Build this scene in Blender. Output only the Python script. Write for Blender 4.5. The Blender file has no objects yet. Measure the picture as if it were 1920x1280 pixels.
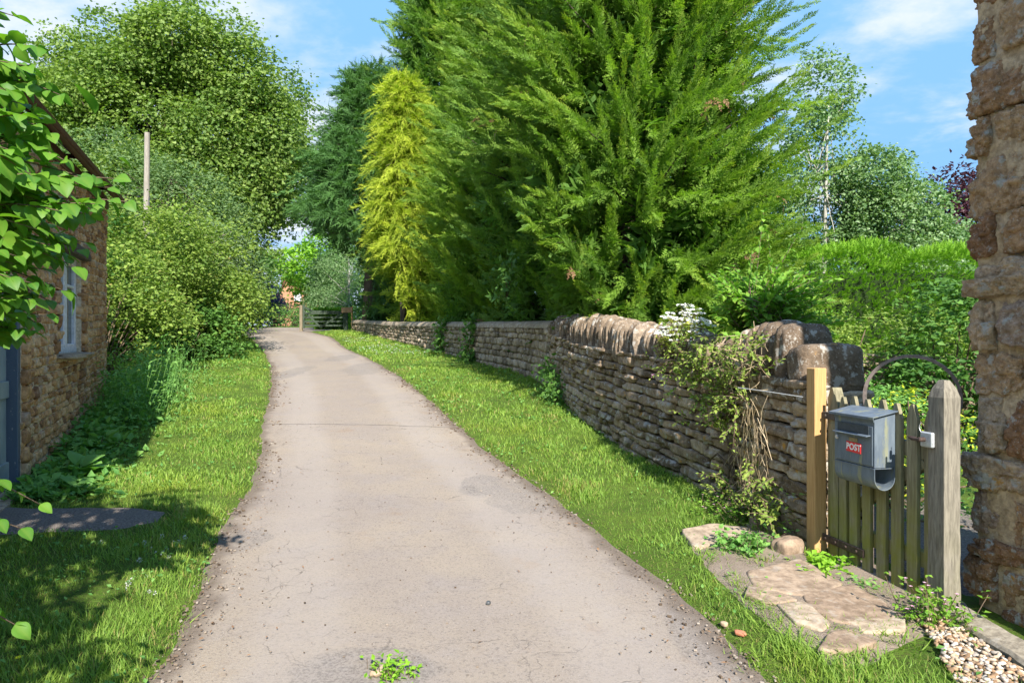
import bpy, math, random
import numpy as np
from math import radians, sin, cos, pi

SC = bpy.context.scene
COL = SC.collection
R = np.random.default_rng(11)
random.seed(5)

# ------------------------------------------------------------------ camera, sky, sun, exposure
cam_d = bpy.data.cameras.new('camera'); cam = bpy.data.objects.new('camera', cam_d); COL.objects.link(cam)
cam.location = (0, 0, 1.55); cam.rotation_euler = (radians(90), 0, 0)
cam_d.lens = 24; cam_d.sensor_width = 36; cam_d.clip_start = .05; cam_d.clip_end = 4000
SC.camera = cam
SC.render.resolution_x, SC.render.resolution_y = 1024, 682
SC.view_settings.view_transform = 'Standard'; SC.view_settings.look = 'None'
SC.view_settings.exposure = 1.53; SC.view_settings.gamma = 1.0
SC.view_settings.use_curve_mapping = False
SC.render.engine = 'CYCLES'
SC.cycles.max_bounces = 6; SC.cycles.diffuse_bounces = 3; SC.cycles.glossy_bounces = 2
SC.cycles.transmission_bounces = 4; SC.cycles.transparent_max_bounces = 4
SC.cycles.sample_clamp_indirect = 6; SC.cycles.use_denoising = True

SUN_EL, SUN_AZ = 38.0, 167.0          # azimuth clockwise from +Y: the sun stands behind the viewer, a little right
ce = cos(radians(SUN_EL))
SUNV = np.array([ce*sin(radians(SUN_AZ)), ce*cos(radians(SUN_AZ)), sin(radians(SUN_EL))])
sun_d = bpy.data.lights.new('sun', 'SUN'); sun = bpy.data.objects.new('sun', sun_d); COL.objects.link(sun)
sun_d.energy = 3.65; sun_d.angle = radians(.6); sun_d.color = (1, .94, .84)
from mathutils import Vector
sun.rotation_euler = Vector(SUNV.tolist()).to_track_quat('Z', 'Y').to_euler()

# ------------------------------------------------------------------ node helpers
def nd(nt, t, ins=None, **props):
    n = nt.nodes.new('ShaderNode'+t)
    for k, v in props.items(): setattr(n, k, v)
    for k, v in (ins or {}).items():
        s = n.inputs[k]
        if isinstance(v, bpy.types.NodeSocket): nt.links.new(v, s)
        else:
            if s.type == 'RGBA' and len(v) == 3: v = (*v, 1)
            s.default_value = v
    return n
def mixc(nt, f, a, b, blend='MIX'):
    return nd(nt, 'Mix', {0: f, 6: a, 7: b}, data_type='RGBA', blend_type=blend).outputs[2]
def mth(nt, op, a, b=0.0, c=0.0, clamp=False):
    return nd(nt, 'Math', {0: a, 1: b, 2: c}, operation=op, use_clamp=clamp).outputs[0]
def ramp(nt, f, stops, interp='LINEAR'):
    n = nd(nt, 'ValToRGB', {0: f}); cr = n.color_ramp; cr.interpolation = interp
    while len(cr.elements) < len(stops): cr.elements.new(.5)
    for e, (p, c) in zip(cr.elements, stops):
        e.position = p; e.color = (*c, 1) if len(c) == 3 else c
    return n.outputs[0]
def step(nt, f, a, b):
    return nd(nt, 'MapRange', {0: f, 1: a, 2: b, 3: 0.0, 4: 1.0}, interpolation_type='SMOOTHSTEP').outputs[0]
def noise(nt, vec, scale, detail=4, rough=.6, dist=0.0):
    return nd(nt, 'TexNoise', {'Vector': vec, 'Scale': scale, 'Detail': detail, 'Roughness': rough, 'Distortion': dist}).outputs[0]
def noisec(nt, vec, scale, detail=4, rough=.6):
    return nd(nt, 'TexNoise', {'Vector': vec, 'Scale': scale, 'Detail': detail, 'Roughness': rough}).outputs[1]
def attr(nt, name): return nd(nt, 'Attribute', attribute_name=name).outputs[2]
def wpos(nt): return nd(nt, 'NewGeometry').outputs[0]
def opos(nt): return nd(nt, 'TexCoord').outputs[3]
def mapping(nt, v, scale=(1,1,1), rot=(0,0,0), loc=(0,0,0)):
    return nd(nt, 'Mapping', {0: v, 1: loc, 2: rot, 3: scale}).outputs[0]
def newmat(name):
    m = bpy.data.materials.new(name); m.use_nodes = True; nt = m.node_tree; nt.nodes.clear()
    return m, nt
def out(nt, sh, disp=None):
    o = nd(nt, 'OutputMaterial', {0: sh})
def pbsdf(nt, col, rough=.8, spec=.3, metal=0.0, normal=None):
    i = {'Base Color': col, 'Roughness': rough, 'Specular IOR Level': spec, 'Metallic': metal}
    if normal is not None: i['Normal'] = normal
    return nd(nt, 'BsdfPrincipled', i).outputs[0]
def bump(nt, h, strength=.5, dist=.01, normal=None):
    i = {'Strength': strength, 'Distance': dist, 'Height': h}
    if normal is not None: i['Normal'] = normal
    return nd(nt, 'Bump', i).outputs[0]

# ------------------------------------------------------------------ world: daylight sky with broken fair-weather cloud
W = bpy.data.worlds.new('World'); SC.world = W; W.use_nodes = True
nt = W.node_tree; nt.nodes.clear()
sky = nd(nt, 'TexSky', sky_type='NISHITA', sun_disc=False, sun_elevation=radians(SUN_EL), sun_rotation=radians(SUN_AZ),
         altitude=100, air_density=1.0, dust_density=.6, ozone_density=2.2).outputs[0]
dirv = nd(nt, 'TexCoord').outputs[0]
sep = nd(nt, 'SeparateXYZ', {0: dirv})
zc = mth(nt, 'ADD', mth(nt, 'MAXIMUM', sep.outputs[2], 0.0), .16)
cx = mth(nt, 'DIVIDE', sep.outputs[0], zc); cy = mth(nt, 'DIVIDE', sep.outputs[1], zc)
cv = nd(nt, 'CombineXYZ', {0: cx, 1: cy, 2: 0.0}).outputs[0]
big = noise(nt, mapping(nt, cv, (.5,.62,1), loc=(1.7,7.3,0)), 1.0, 2, .5)
fine = noise(nt, mapping(nt, cv, (1,1.25,1), loc=(7.7,3.2,0)), 2.9, 8, .58, .2)
west = mth(nt, 'MULTIPLY', cx, -.05)                       # more cloud to the west, clearer to the east
cl = mth(nt, 'ADD', mth(nt, 'ADD', mth(nt, 'MULTIPLY', big, .55), mth(nt, 'MULTIPLY', fine, .6)), west)
mask = step(nt, cl, .515, .72)
low = step(nt, sep.outputs[2], .13, .0)                   # the cloud deck closes up towards the horizon
mask = mth(nt, 'MAXIMUM', mth(nt, 'MULTIPLY', mask, .9), mth(nt, 'MULTIPLY', low, .75))
skyc = mixc(nt, 1.0, sky, (.70, .90, 1.24, 1), 'MULTIPLY')
skyc = nd(nt,'VectorMath',{0:skyc,1:(.72,1.50,2.55)},operation='MINIMUM').outputs[0]
cloudc = mixc(nt, step(nt, sep.outputs[2], .42, .65), (2.3, 2.42, 2.6, 1), (6.5, 6.7, 7.0, 1))      # unseen clouds overhead brightened to add fill light
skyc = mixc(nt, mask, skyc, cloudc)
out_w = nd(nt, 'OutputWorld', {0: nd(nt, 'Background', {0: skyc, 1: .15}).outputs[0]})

# ------------------------------------------------------------------ numpy helpers
def hash3(ix, iy, iz):
    h = (ix.astype(np.int64)*374761393 + iy.astype(np.int64)*668265263 + iz.astype(np.int64)*2147483647) & 0xffffffff
    h = ((h ^ (h >> 13))*1274126177) & 0xffffffff
    return ((h ^ (h >> 16)) & 0xffff)/65535.0
def vnoise(p, scale=1.0, octaves=1, seed=0):
    """value noise in -1..1 for an (N,3) array"""
    p = np.asarray(p, float)*scale + seed*17.31
    r = np.zeros(len(p)); a = 1.0; tot = 0
    for o in range(octaves):
        i = np.floor(p); f = p-i; f = f*f*(3-2*f); i = i.astype(np.int64)
        x, y, z = i.T; u, v, w = f.T
        def c(dx, dy, dz): return hash3(x+dx, y+dy, z+dz)
        n = ((c(0,0,0)*(1-u)+c(1,0,0)*u)*(1-v)+(c(0,1,0)*(1-u)+c(1,1,0)*u)*v)*(1-w) + \
            ((c(0,0,1)*(1-u)+c(1,0,1)*u)*(1-v)+(c(0,1,1)*(1-u)+c(1,1,1)*u)*v)*w
        r += a*(n*2-1); tot += a; a *= .5; p = p*2.03+5.1
    return r/tot
def nrm(v): return v/np.maximum(np.linalg.norm(v, axis=-1, keepdims=True), 1e-9)
def frames(Y, up=(0,0,1), roll=0.0):
    """Y along, Z as near UP as possible, X across; roll: random tilt of Z"""
    Y = nrm(np.asarray(Y, float)); up = np.broadcast_to(np.asarray(up, float), Y.shape)
    Z = up + R.normal(0, 1, Y.shape)*roll
    X = np.cross(Y, Z); X = nrm(X + 1e-6); Z = nrm(np.cross(X, Y))
    return X, Y, Z
def rand_dirs(n):
    return nrm(R.normal(0, 1, (n, 3)))

class MB:
    """collects vertices and faces; build() links them as one mesh object"""
    def __init__(s): s.V=[]; s.T=[]; s.Q=[]; s.A=[]; s.B=[]; s.n=0; s.big=[]
    def add(s, V, F, rnd=.5, tip=0.0):
        V = np.asarray(V, float).reshape(-1, 3); F = np.asarray(F)
        k = len(V)
        s.V.append(V); s.A.append(np.broadcast_to(np.asarray(rnd, float).reshape(-1) if np.ndim(rnd) else np.full(k, rnd), (k,)))
        s.B.append(np.broadcast_to(np.asarray(tip, float).reshape(-1) if np.ndim(tip) else np.full(k, tip), (k,)))
        (s.T if F.shape[1] == 3 else s.Q).append(F + s.n); s.n += k
    def poly(s, V, rnd=.5):
        V = np.asarray(V, float); s.V.append(V); s.A.append(np.full(len(V), rnd)); s.B.append(np.zeros(len(V)))
        s.big.append(list(range(s.n, s.n+len(V)))); s.n += len(V)
    def scatter(s, T, pos, X, Y, Z, scale, rnd, sx=None):
        TV, TF, tip = T; N = len(pos)
        if N == 0: return
        sc = np.broadcast_to(np.asarray(scale, float), (N,))[:, None, None]
        sxx = sc if sx is None else np.broadcast_to(np.asarray(sx, float), (N,))[:, None, None]
        V = pos[:, None, :] + sxx*TV[None, :, 0:1]*X[:, None, :] + sc*TV[None, :, 1:2]*Y[:, None, :] + sxx*TV[None, :, 2:3]*Z[:, None, :]
        k = len(TV)
        F = (TF[None] + (np.arange(N)*k)[:, None, None]).reshape(-1, TF.shape[1])
        s.add(V.reshape(-1, 3), F, np.repeat(np.broadcast_to(rnd, (N,)), k), np.tile(tip, N))
    def box(s, c, size, ax=None, rnd=.5, bev=0.0):
        """box by centre and size; ax = 3 axis vectors; bev chamfers all edges"""
        ax = np.eye(3) if ax is None else np.asarray(ax, float)
        h = np.asarray(size, float)/2; b = min(bev, h.min()*.9)
        if b <= 0:
            v = np.array([[x,y,z] for x in (-1,1) for y in (-1,1) for z in (-1,1)], float)*h
            f = np.array([[0,1,3,2],[4,6,7,5],[0,4,5,1],[2,3,7,6],[0,2,6,4],[1,5,7,3]])
            s.add(np.asarray(c)+v@ax, f, rnd); return
        vs=[]; idx={}
        for x in (-1,1):
            for y in (-1,1):
                for z in (-1,1):
                    for a in range(3):
                        p = h-b; p[a] = h[a]; idx[(x,y,z,a)] = len(vs); vs.append(p*np.array([x,y,z]))
        q=[]; t=[]
        S=(-1,1)
        for a in range(3):
            b_, c_ = [(1,2),(0,2),(0,1)][a]
            for sg in S:
                r=[]
                for (u,w) in ((-1,-1),(1,-1),(1,1),(-1,1)):
                    k=[0,0,0]; k[a]=sg; k[b_]=u; k[c_]=w; r.append(idx[(*k,a)])
                q.append(r)
            for u in S:
                for w in S:
                    r=[]
                    for (sg, m) in ((-1,b_),(1,b_),(1,c_),(-1,c_)):
                        k=[0,0,0]; k[a]=sg; k[b_]=u; k[c_]=w; r.append(idx[(*k,m)])
                    q.append(r)
        for x in S:
            for y in S:
                for z in S: t.append([idx[(x,y,z,0)], idx[(x,y,z,1)], idx[(x,y,z,2)]])
        V = np.asarray(c)+np.array(vs)@ax
        n0=s.n; s.add(V, np.array(q), rnd); s.T.append(np.array(t)+n0)
    def tube(s, pts, rad, sides=7, rnd=.5, tip=0.0, cap=True):
        P = np.asarray(pts, float); n = len(P); rad = np.broadcast_to(np.asarray(rad, float), (n,))
        T = np.gradient(P, axis=0); T = nrm(T)
        ref = np.array([0,0,1.]) if abs(T[0,2]) < .9 else np.array([1.,0,0])
        X = nrm(np.cross(T, ref)); Y = np.cross(T, X)
        a = np.arange(sides)*2*pi/sides
        V = P[:,None]+rad[:,None,None]*(np.cos(a)[None,:,None]*X[:,None]+np.sin(a)[None,:,None]*Y[:,None])
        F=[]
        for i in range(n-1):
            for j in range(sides):
                k=(j+1)%sides; F.append([i*sides+j, i*sides+k, (i+1)*sides+k, (i+1)*sides+j])
        n0=s.n; s.add(V.reshape(-1,3), np.array(F), rnd, tip)
        if cap:
            s.big.append([n0+j for j in range(sides)][::-1]); s.big.append([n0+(n-1)*sides+j for j in range(sides)])
    def prism(s, prof, lo, hi, O, U, N, Wd, rnd=.5):
        """closed profile (a,b) along U,Wd extruded along N from lo to hi"""
        prof = np.asarray(prof, float); k=len(prof)
        O,U,N,Wd = [np.asarray(q, float) for q in (O,U,N,Wd)]
        base = O+prof[:,:1]*U+prof[:,1:]*Wd
        V = np.concatenate([base+N*lo, base+N*hi]); n0=s.n
        F = np.array([[i,(i+1)%k,k+(i+1)%k,k+i] for i in range(k)])
        s.add(V, F, rnd); s.big.append([n0+i for i in range(k)][::-1]); s.big.append([n0+k+i for i in range(k)])
    def grid(s, V, nu, nv, rnd=.5, tip=0.0):
        i = np.arange(nu*nv).reshape(nu, nv)
        F = np.stack([i[:-1,:-1], i[1:,:-1], i[1:,1:], i[:-1,1:]], -1).reshape(-1,4)
        s.add(V, F, rnd, tip)
    def build(s, name, mat, parent=None, origin=None, smooth=False):
        V = np.concatenate(s.V) if s.V else np.zeros((0,3))
        o = np.zeros(3)
        if parent is not None:
            p = parent
            while p is not None: o = o+np.array(p.location); p = p.parent
        elif origin is not None: o = np.asarray(origin, float)
        V = V-o
        me = bpy.data.meshes.new(name)
        T = np.concatenate(s.T) if s.T else np.zeros((0,3), int)
        Q = np.concatenate(s.Q) if s.Q else np.zeros((0,4), int)
        lv = np.concatenate([T.ravel(), Q.ravel(), np.array([i for b in s.big for i in b], int)]).astype(np.int32)
        sizes = np.concatenate([np.full(len(T),3), np.full(len(Q),4), np.array([len(b) for b in s.big], int)]).astype(np.int32)
        starts = np.concatenate([[0], np.cumsum(sizes)[:-1]]).astype(np.int32) if len(sizes) else np.zeros(0, np.int32)
        me.vertices.add(len(V)); me.vertices.foreach_set('co', V.astype(np.float32).ravel())
        me.loops.add(len(lv)); me.loops.foreach_set('vertex_index', lv)
        me.polygons.add(len(sizes)); me.polygons.foreach_set('loop_start', starts)
        me.polygons.foreach_set('use_smooth', np.full(len(sizes), bool(smooth)))
        for nm, arr in (('rnd', s.A), ('tip', s.B)):
            a = me.attributes.new(nm, 'FLOAT', 'POINT'); a.data.foreach_set('value', np.concatenate(arr).astype(np.float32))
        me.update(calc_edges=True); me.validate()
        me.materials.append(mat)
        ob = bpy.data.objects.new(name, me); COL.objects.link(ob)
        if parent is not None: ob.parent = parent
        elif origin is not None: ob.location = origin
        return ob

def tag(o, label=None, cat=None, group=None, kind=None):
    if label: o['label'] = label
    if cat: o['category'] = cat
    if group: o['group'] = group
    if kind: o['kind'] = kind
    return o
def thing(name, label, cat, loc=(0,0,0), group=None):
    o = bpy.data.objects.new(name, None); COL.objects.link(o); o.location = loc; o.empty_display_size = .2
    return tag(o, label, cat, group)
def copy_tree(o, parent=None):
    c = o.copy(); COL.objects.link(c); c.parent = parent
    for ch in o.children: copy_tree(ch, c)
    return c
# ------------------------------------------------------------------ terrain
_GY = [-80,3,5,6.3,8.1,10,13.6,19,24,28,33,40,45,60,130,400]
_GZ = [0,0,.04,.1,.2,.37,.67,1.04,1.42,1.72,2.02,2.36,2.54,2.75,2.9,2.9]
_ys = np.linspace(-80, 200, 2801); _zs = np.interp(_ys, _GY, _GZ)
for _ in range(2): _zs = np.convolve(np.pad(_zs, 6, 'edge'), np.ones(13)/13, 'valid')
def zf(y): return np.interp(y, _ys, _zs)
def P(px, py, d):
    """the point at distance d seen at photograph pixel px, py"""
    return np.array([(px-960)/1280*d, d, 1.55-(py-640)/1280*d])
def gp(px, py):
    """the ground point seen at photograph pixel px, py"""
    d = np.linspace(1.5, 60, 6000); z = 1.55-(py-640)/1280*d
    i = int(np.argmax(z <= zf(d))); d = d[i]
    return np.array([(px-960)/1280*d, d, float(zf(d))])
# lane edges, as x over y
LE = np.array([gp(*p)[:2] for p in [(310,1270),(345,1180),(400,1060),(415,985),(470,930),(490,860),(496,790),(510,725),(510,690),(497,660)]])
RE = np.array([gp(*p)[:2] for p in [(1440,1270),(1260,1100),(1120,1000),(1020,920),(890,830),(820,765),(740,700),(690,672),(650,655)]])
LE = LE[np.argsort(LE[:,1])]; RE = RE[np.argsort(RE[:,1])]
LE = np.vstack([[LE[0,0]-.1,-12], [LE[0,0],1.5], LE, [-10.5,27.5], [-13.0,31.0], [-16.5,34.0]])
RE = np.vstack([[RE[0,0]+.15,-12], [RE[0,0],1.5], RE, [-7.4,28.0], [-9.3,32.0], [-9.9,33.2]])
_yy = np.linspace(-12, 33, 600)
def _sm(a):
    a = np.interp(_yy, a[:,1], a[:,0]); k = np.hanning(21); k /= k.sum()
    return np.convolve(np.pad(a, 10, 'edge'), k, 'valid')
_lx, _rx = _sm(LE), _sm(RE)
def lane_l(y): return np.interp(y, _yy, _lx)
def lane_r(y): return np.interp(y, _yy, _rx)
# garden wall foot line (lane side), from the gate to the far end
WALL = np.array([[2.10,4.82],[2.06,5.3],[1.97,5.9],[1.74,6.8],[1.45,7.8],[1.05,9.7],[.85,11.0],[.62,13.3],[.18,15.0],[-.75,17.0],[-1.6,19.2],[-2.55,21.2],[-4.4,25.0],[-6.0,28.6],[-7.75,33.0]])
def wall_x(y): return np.interp(y, WALL[:,1], WALL[:,0])
# cottage front line
CA = np.array([-4.46,5.95]); CW = nrm(np.array([-.3625,.932])); CN = np.array([CW[1], -CW[0]])   # along, outward
def cot(s, off=0.0): return CA+CW*s+CN*off
def cot_x(y): return CA[0]+CW[0]/CW[1]*(y-CA[1])

# ------------------------------------------------------------------ materials
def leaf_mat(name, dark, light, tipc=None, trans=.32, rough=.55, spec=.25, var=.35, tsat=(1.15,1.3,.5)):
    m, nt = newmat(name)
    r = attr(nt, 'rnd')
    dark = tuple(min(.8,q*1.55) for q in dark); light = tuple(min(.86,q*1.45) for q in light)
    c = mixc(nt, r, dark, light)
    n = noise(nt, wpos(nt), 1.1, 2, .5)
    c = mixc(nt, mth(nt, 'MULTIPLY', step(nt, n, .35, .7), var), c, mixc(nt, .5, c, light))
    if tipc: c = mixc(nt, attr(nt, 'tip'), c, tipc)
    b = pbsdf(nt, c, rough, spec)
    t = nd(nt, 'BsdfTranslucent', {0: mixc(nt, 1.0, c, (*tsat,1), 'MULTIPLY')}).outputs[0]
    out(nt, nd(nt, 'MixShader', {0: trans, 1: b, 2: t}).outputs[0])
    return m
def bark_mat(name, a, b, scale=14):
    m, nt = newmat(name); o = wpos(nt)
    n = noise(nt, mapping(nt, o, (1,1,.22)), scale, 5, .65)
    c = mixc(nt, step(nt, n, .3, .7), a, b)
    out(nt, pbsdf(nt, c, .9, .15, normal=bump(nt, n, .7, .02))); return m
def plain_mat(name, col, rough=.6, spec=.3, metal=0.0, var=.15, sc=30):
    m, nt = newmat(name); n = noise(nt, wpos(nt), sc, 4)
    c = mixc(nt, step(nt, n, .25, .75), [x*(1-var) for x in col], [min(1, x*(1+var)) for x in col])
    out(nt, pbsdf(nt, c, rough, spec, metal, bump(nt, n, .15, .004))); return m
def stone_mat(name, stops, lichen=.5, orange=.3, fsc=18, bst=.6, bd=.015, mortar=None, olow=None):
    m, nt = newmat(name); o = wpos(nt)
    c = ramp(nt, attr(nt, 'rnd'), stops)
    n1 = noise(nt, o, fsc, 6, .68); n2 = noise(nt, o, fsc*3.3, 4, .65); n3 = noise(nt, o, 4.5, 3, .5)
    c = mixc(nt, step(nt, n1, .3, .72), mixc(nt, 1.0, c, (.62,.58,.54,1), 'MULTIPLY'), mixc(nt, 1.0, c, (1.28,1.24,1.18,1), 'MULTIPLY'))
    c = mixc(nt, mth(nt, 'MULTIPLY', step(nt, n2, .5, .8), .35), c, (.07,.055,.045,1))
    nl = noise(nt, mapping(nt, o, loc=(3,7,1)), 11, 5, .6); k = mth(nt, 'MULTIPLY', step(nt, mth(nt,'ADD',nl,mth(nt,'MULTIPLY',n3,.25)), .68, .76), lichen)
    c = mixc(nt, k, c, (.46,.44,.40,1))
    c = mixc(nt, mth(nt,'MULTIPLY', step(nt, noise(nt, mapping(nt, o, loc=(1,6,3)), 62, 3, .6), .60, .67), .55*lichen), c, (.58,.55,.50,1))
    no = noise(nt, mapping(nt, o, loc=(9,2,5)), 9, 5, .6)
    thr = mth(nt, 'ADD', no, mth(nt, 'MULTIPLY', n2, .12))
    ko = mth(nt, 'MULTIPLY', step(nt, thr, .70, .76), orange)
    if olow:
        z = nd(nt, 'SeparateXYZ', {0: o}).outputs[2]; ko = mth(nt, 'MULTIPLY', ko, step(nt, z, olow[1], olow[0]))
    c = mixc(nt, ko, c, (.52,.27,.04,1))
    h = mth(nt, 'ADD', n1, mth(nt, 'MULTIPLY', n2, .5))
    out(nt, pbsdf(nt, c, .92, .15, normal=bump(nt, h, bst, bd))); return m
def wood_mat(name, a, b, moss=0.0, grain=1.0, axis=(22,22,1.6), mh=(.75,.1)):
    m, nt = newmat(name); o = wpos(nt)
    g = noise(nt, mapping(nt, o, axis), 3.0, 5, .6, .4); f = noise(nt, mapping(nt, o, [q*3.2 for q in axis]), 3.5, 3, .6)
    c = mixc(nt, step(nt, g, .28, .72), a, b)
    c = mixc(nt, mth(nt, 'MULTIPLY', step(nt, f, .55, .8), .5*grain), c, [q*.45 for q in a])
    if moss:
        z = nd(nt, 'SeparateXYZ', {0: o}).outputs[2]
        n = noise(nt, o, 7, 3, .6)
        k = mth(nt, 'MULTIPLY', mth(nt, 'MULTIPLY', step(nt, z, *mh), step(nt, n, .25, .65)), moss)
        c = mixc(nt, k, c, (.20,.205,.035,1))
    out(nt, pbsdf(nt, c, .82, .2, normal=bump(nt, mth(nt,'ADD',g,mth(nt,'MULTIPLY',f,.6)), .45*grain, .004))); return m

# near and far stone: ironstone, brown to grey-brown
M_wall = stone_mat('garden_wall_stone', [(0,(.15,.115,.08)),(.35,(.285,.22,.155)),(.65,(.37,.285,.20)),(.85,(.46,.38,.29)),(1,(.31,.26,.21))], .75, .75, 17, .9, .02)
M_cope = stone_mat('coping_stone', [(0,(.125,.095,.07)),(.5,(.22,.17,.125)),(1,(.33,.27,.21))], .7, .35, 15, .8, .02)
M_farwall = stone_mat('far_wall_stone', [(0,(.17,.135,.10)),(.5,(.31,.25,.185)),(1,(.42,.35,.27))], .5, .2, 12, .6, .02)
M_farcope = stone_mat('mortar_coping', [(0,(.27,.23,.18)),(1,(.36,.31,.25))], .5, .1, 9, .4, .02)
M_cot = stone_mat('cottage_stone', [(0,(.24,.13,.075)),(.3,(.42,.235,.115)),(.6,(.55,.325,.16)),(.85,(.62,.43,.26)),(1,(.36,.25,.19))], .3, .2, 20, .7, .015)
M_mortar = stone_mat('lime_mortar', [(0,(.56,.46,.35)),(1,(.64,.54,.42))], .3, .1, 26, .5, .01)
M_darkmortar = stone_mat('earth_mortar', [(0,(.05,.04,.03)),(1,(.07,.055,.04))], .1, .0, 26, .5, .01)
M_bld = stone_mat('building_stone', [(0,(.27,.15,.09)),(.3,(.39,.24,.14)),(.6,(.49,.33,.20)),(.85,(.57,.44,.31)),(1,(.39,.295,.235))], .95, .9, 21, 1.0, .035, olow=(.6,1.3))
M_bldmortar = stone_mat('sandy_mortar', [(0,(.44,.34,.225)),(1,(.52,.41,.28))], .35, .2, 22, .7, .02, olow=(.6,1.3))
M_slab = stone_mat('paving_stone', [(0,(.29,.22,.165)),(.5,(.35,.275,.21)),(1,(.41,.34,.265))], .25, .0, 14, .4, .008)
M_concrete = stone_mat('weathered_concrete', [(0,(.27,.245,.20)),(1,(.31,.28,.23))], .3, .12, 30, .4, .005)
M_wood_grey = wood_mat('weathered_wood', (.15,.135,.085), (.29,.265,.175), .95, mh=(1.0,.12))
M_wood_post = wood_mat('split_oak', (.135,.122,.10), (.275,.25,.205), .15, axis=(22,22,2.6))
M_wood_new = wood_mat('new_softwood', (.44,.255,.105), (.56,.35,.155), 0, .35)
M_wood_dark = wood_mat('old_timber', (.05,.042,.036), (.13,.11,.09), 0)
M_wood_pole = wood_mat('pole_timber', (.22,.195,.17), (.36,.325,.285), 0, .8)
M_iron = plain_mat('rusted_iron', (.075,.05,.042), .65, .4, .3, .4, 60)
M_hoop = plain_mat('hoop_iron', (.21,.17,.155), .6, .4, .4, .3, 40)
M_black = plain_mat('dark_void', (.012,.012,.012), .9, .1)
M_glass = newmat('window_glass'); nt = M_glass[1]
out(nt, pbsdf(nt, (.075,.10,.095,1), .05, .6)); M_glass = M_glass[0]
M_white = plain_mat('white_window_paint', (.62,.62,.68), .5, .3, 0, .2, 22)
M_tile = plain_mat('clay_roof_tile', (.115,.055,.035), .85, .2, 0, .4, 9)
M_gutter = plain_mat('brown_gutter', (.105,.05,.033), .55, .35, 0, .25, 12)

# painted, peeling door
m, nt = newmat('peeling_blue_paint'); o = wpos(nt)
n = noise(nt, mapping(nt, o, (1,1,.35)), 26, 6, .7); n2 = noise(nt, o, 3, 2)
c = mixc(nt, step(nt, n2, .3, .7), (.19,.235,.26,1), (.27,.32,.335,1))
c = mixc(nt, step(nt, n, .60, .66), c, (.33,.30,.26,1))
out(nt, pbsdf(nt, c, .6, .3, normal=bump(nt, n, .3, .004))); M_door = m
m, nt = newmat('dark_blue_paint'); o = wpos(nt); n = noise(nt, mapping(nt, o, (1,1,.5)), 30, 6, .7)
c = mixc(nt, step(nt, n, .62, .68), (.085,.115,.16,1), (.36,.35,.34,1))
out(nt, pbsdf(nt, c, .55, .3, normal=bump(nt, n, .3, .004))); M_doorframe = m
# mailbox: blue-grey painted steel, weathered
m, nt = newmat('grey_mailbox_paint'); o = wpos(nt)
n = noise(nt, mapping(nt, o, (1,1,.25)), 16, 5, .65); n2 = noise(nt, o, 60, 3, .6)
c = mixc(nt, step(nt, n, .3, .75), (.105,.135,.175,1), (.17,.21,.255,1))
c = mixc(nt, mth(nt,'MULTIPLY', step(nt, noise(nt, mapping(nt, o, (1.6,1.6,.3), loc=(4,4,4)), 11, 4, .6), .53, .68), .55), c, (.36,.35,.16,1))
c = mixc(nt, mth(nt,'MULTIPLY', step(nt, n2, .62, .72), .3), c, (.3,.31,.3,1))
out(nt, pbsdf(nt, c, .48, .4, .15, bump(nt, n2, .08, .002))); M_mail = m
M_slot_shade = plain_mat('slot_recess_shade', (.05,.062,.075), .5, .4, .1, .25, 50)  # shade inside the slot, put into a darker box colour
M_red = plain_mat('red_label', (.72,.04,.045), .45, .3, 0, .08, 40)
M_letter = plain_mat('white_lettering', (.82,.80,.78), .5, .3, 0, .04, 40)
M_brass = plain_mat('tarnished_plate', (.29,.23,.13), .5, .4, .3, .25, 90)
M_chrome = plain_mat('silver_lock', (.62,.62,.64), .3, .5, .7, .1, 50)
M_zinc = plain_mat('zinc_latch', (.50,.52,.54), .45, .5, .35, .12, 60)
M_pvc = plain_mat('dark_grey_plastic', (.075,.08,.085), .35, .5, 0, .2, 30)
M_twig = bark_mat('twig_bark', (.09,.065,.045), (.17,.125,.085), 40)
M_bark = bark_mat('tree_bark', (.05,.04,.032), (.13,.105,.08), 10)
M_birchbark = bark_mat('birch_bark', (.24,.225,.20), (.54,.52,.48), 9)
M_deadwood = bark_mat('dead_wood', (.24,.19,.15), (.40,.33,.27), 20)

# foliage
L_ley  = leaf_mat('cypress_green', (.055,.122,.025), (.20,.315,.042), (.56,.58,.06), .47, .6, .2)
L_ley2 = leaf_mat('cypress_dark_green', (.05,.118,.03), (.17,.28,.05), (.48,.53,.07), .46, .6, .2)
L_gold = leaf_mat('golden_cypress', (.14,.21,.025), (.42,.46,.055), (.78,.73,.12), .45, .6, .2)
L_cedar= leaf_mat('cedar_blue_green', (.034,.09,.03), (.10,.205,.06), (.17,.31,.085), .36, .6, .2)
L_syc  = leaf_mat('plane_tree_green', (.07,.13,.028), (.195,.265,.062), None, .40, .5, .3)
L_hazel= leaf_mat('hazel_green', (.055,.115,.02), (.20,.28,.05), (.30,.20,.08), .38)
L_bush = leaf_mat('bush_green', (.03,.085,.018), (.095,.19,.035), None, .35)
L_dark = leaf_mat('dark_bush_green', (.015,.04,.014), (.04,.085,.025), None, .25)
L_grey = leaf_mat('grey_green', (.065,.10,.055), (.16,.21,.12), None, .3)
L_willow = leaf_mat('willow_green', (.05,.10,.035), (.135,.205,.08), None, .35)
L_birch= leaf_mat('birch_green', (.065,.135,.05), (.19,.275,.12), None, .38, .4, .4)
L_purple=leaf_mat('purple_plum', (.026,.012,.017), (.062,.024,.034), None, .25, .5, .3, tsat=(1.5,.6,.7))
L_hedge= leaf_mat('hedge_bright_green', (.065,.17,.015), (.20,.37,.03), (.32,.48,.04), .35)
L_dog  = leaf_mat('dogwood_leaf', (.035,.115,.014), (.115,.235,.022), (.26,.36,.06), .45, .5, .35)
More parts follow.
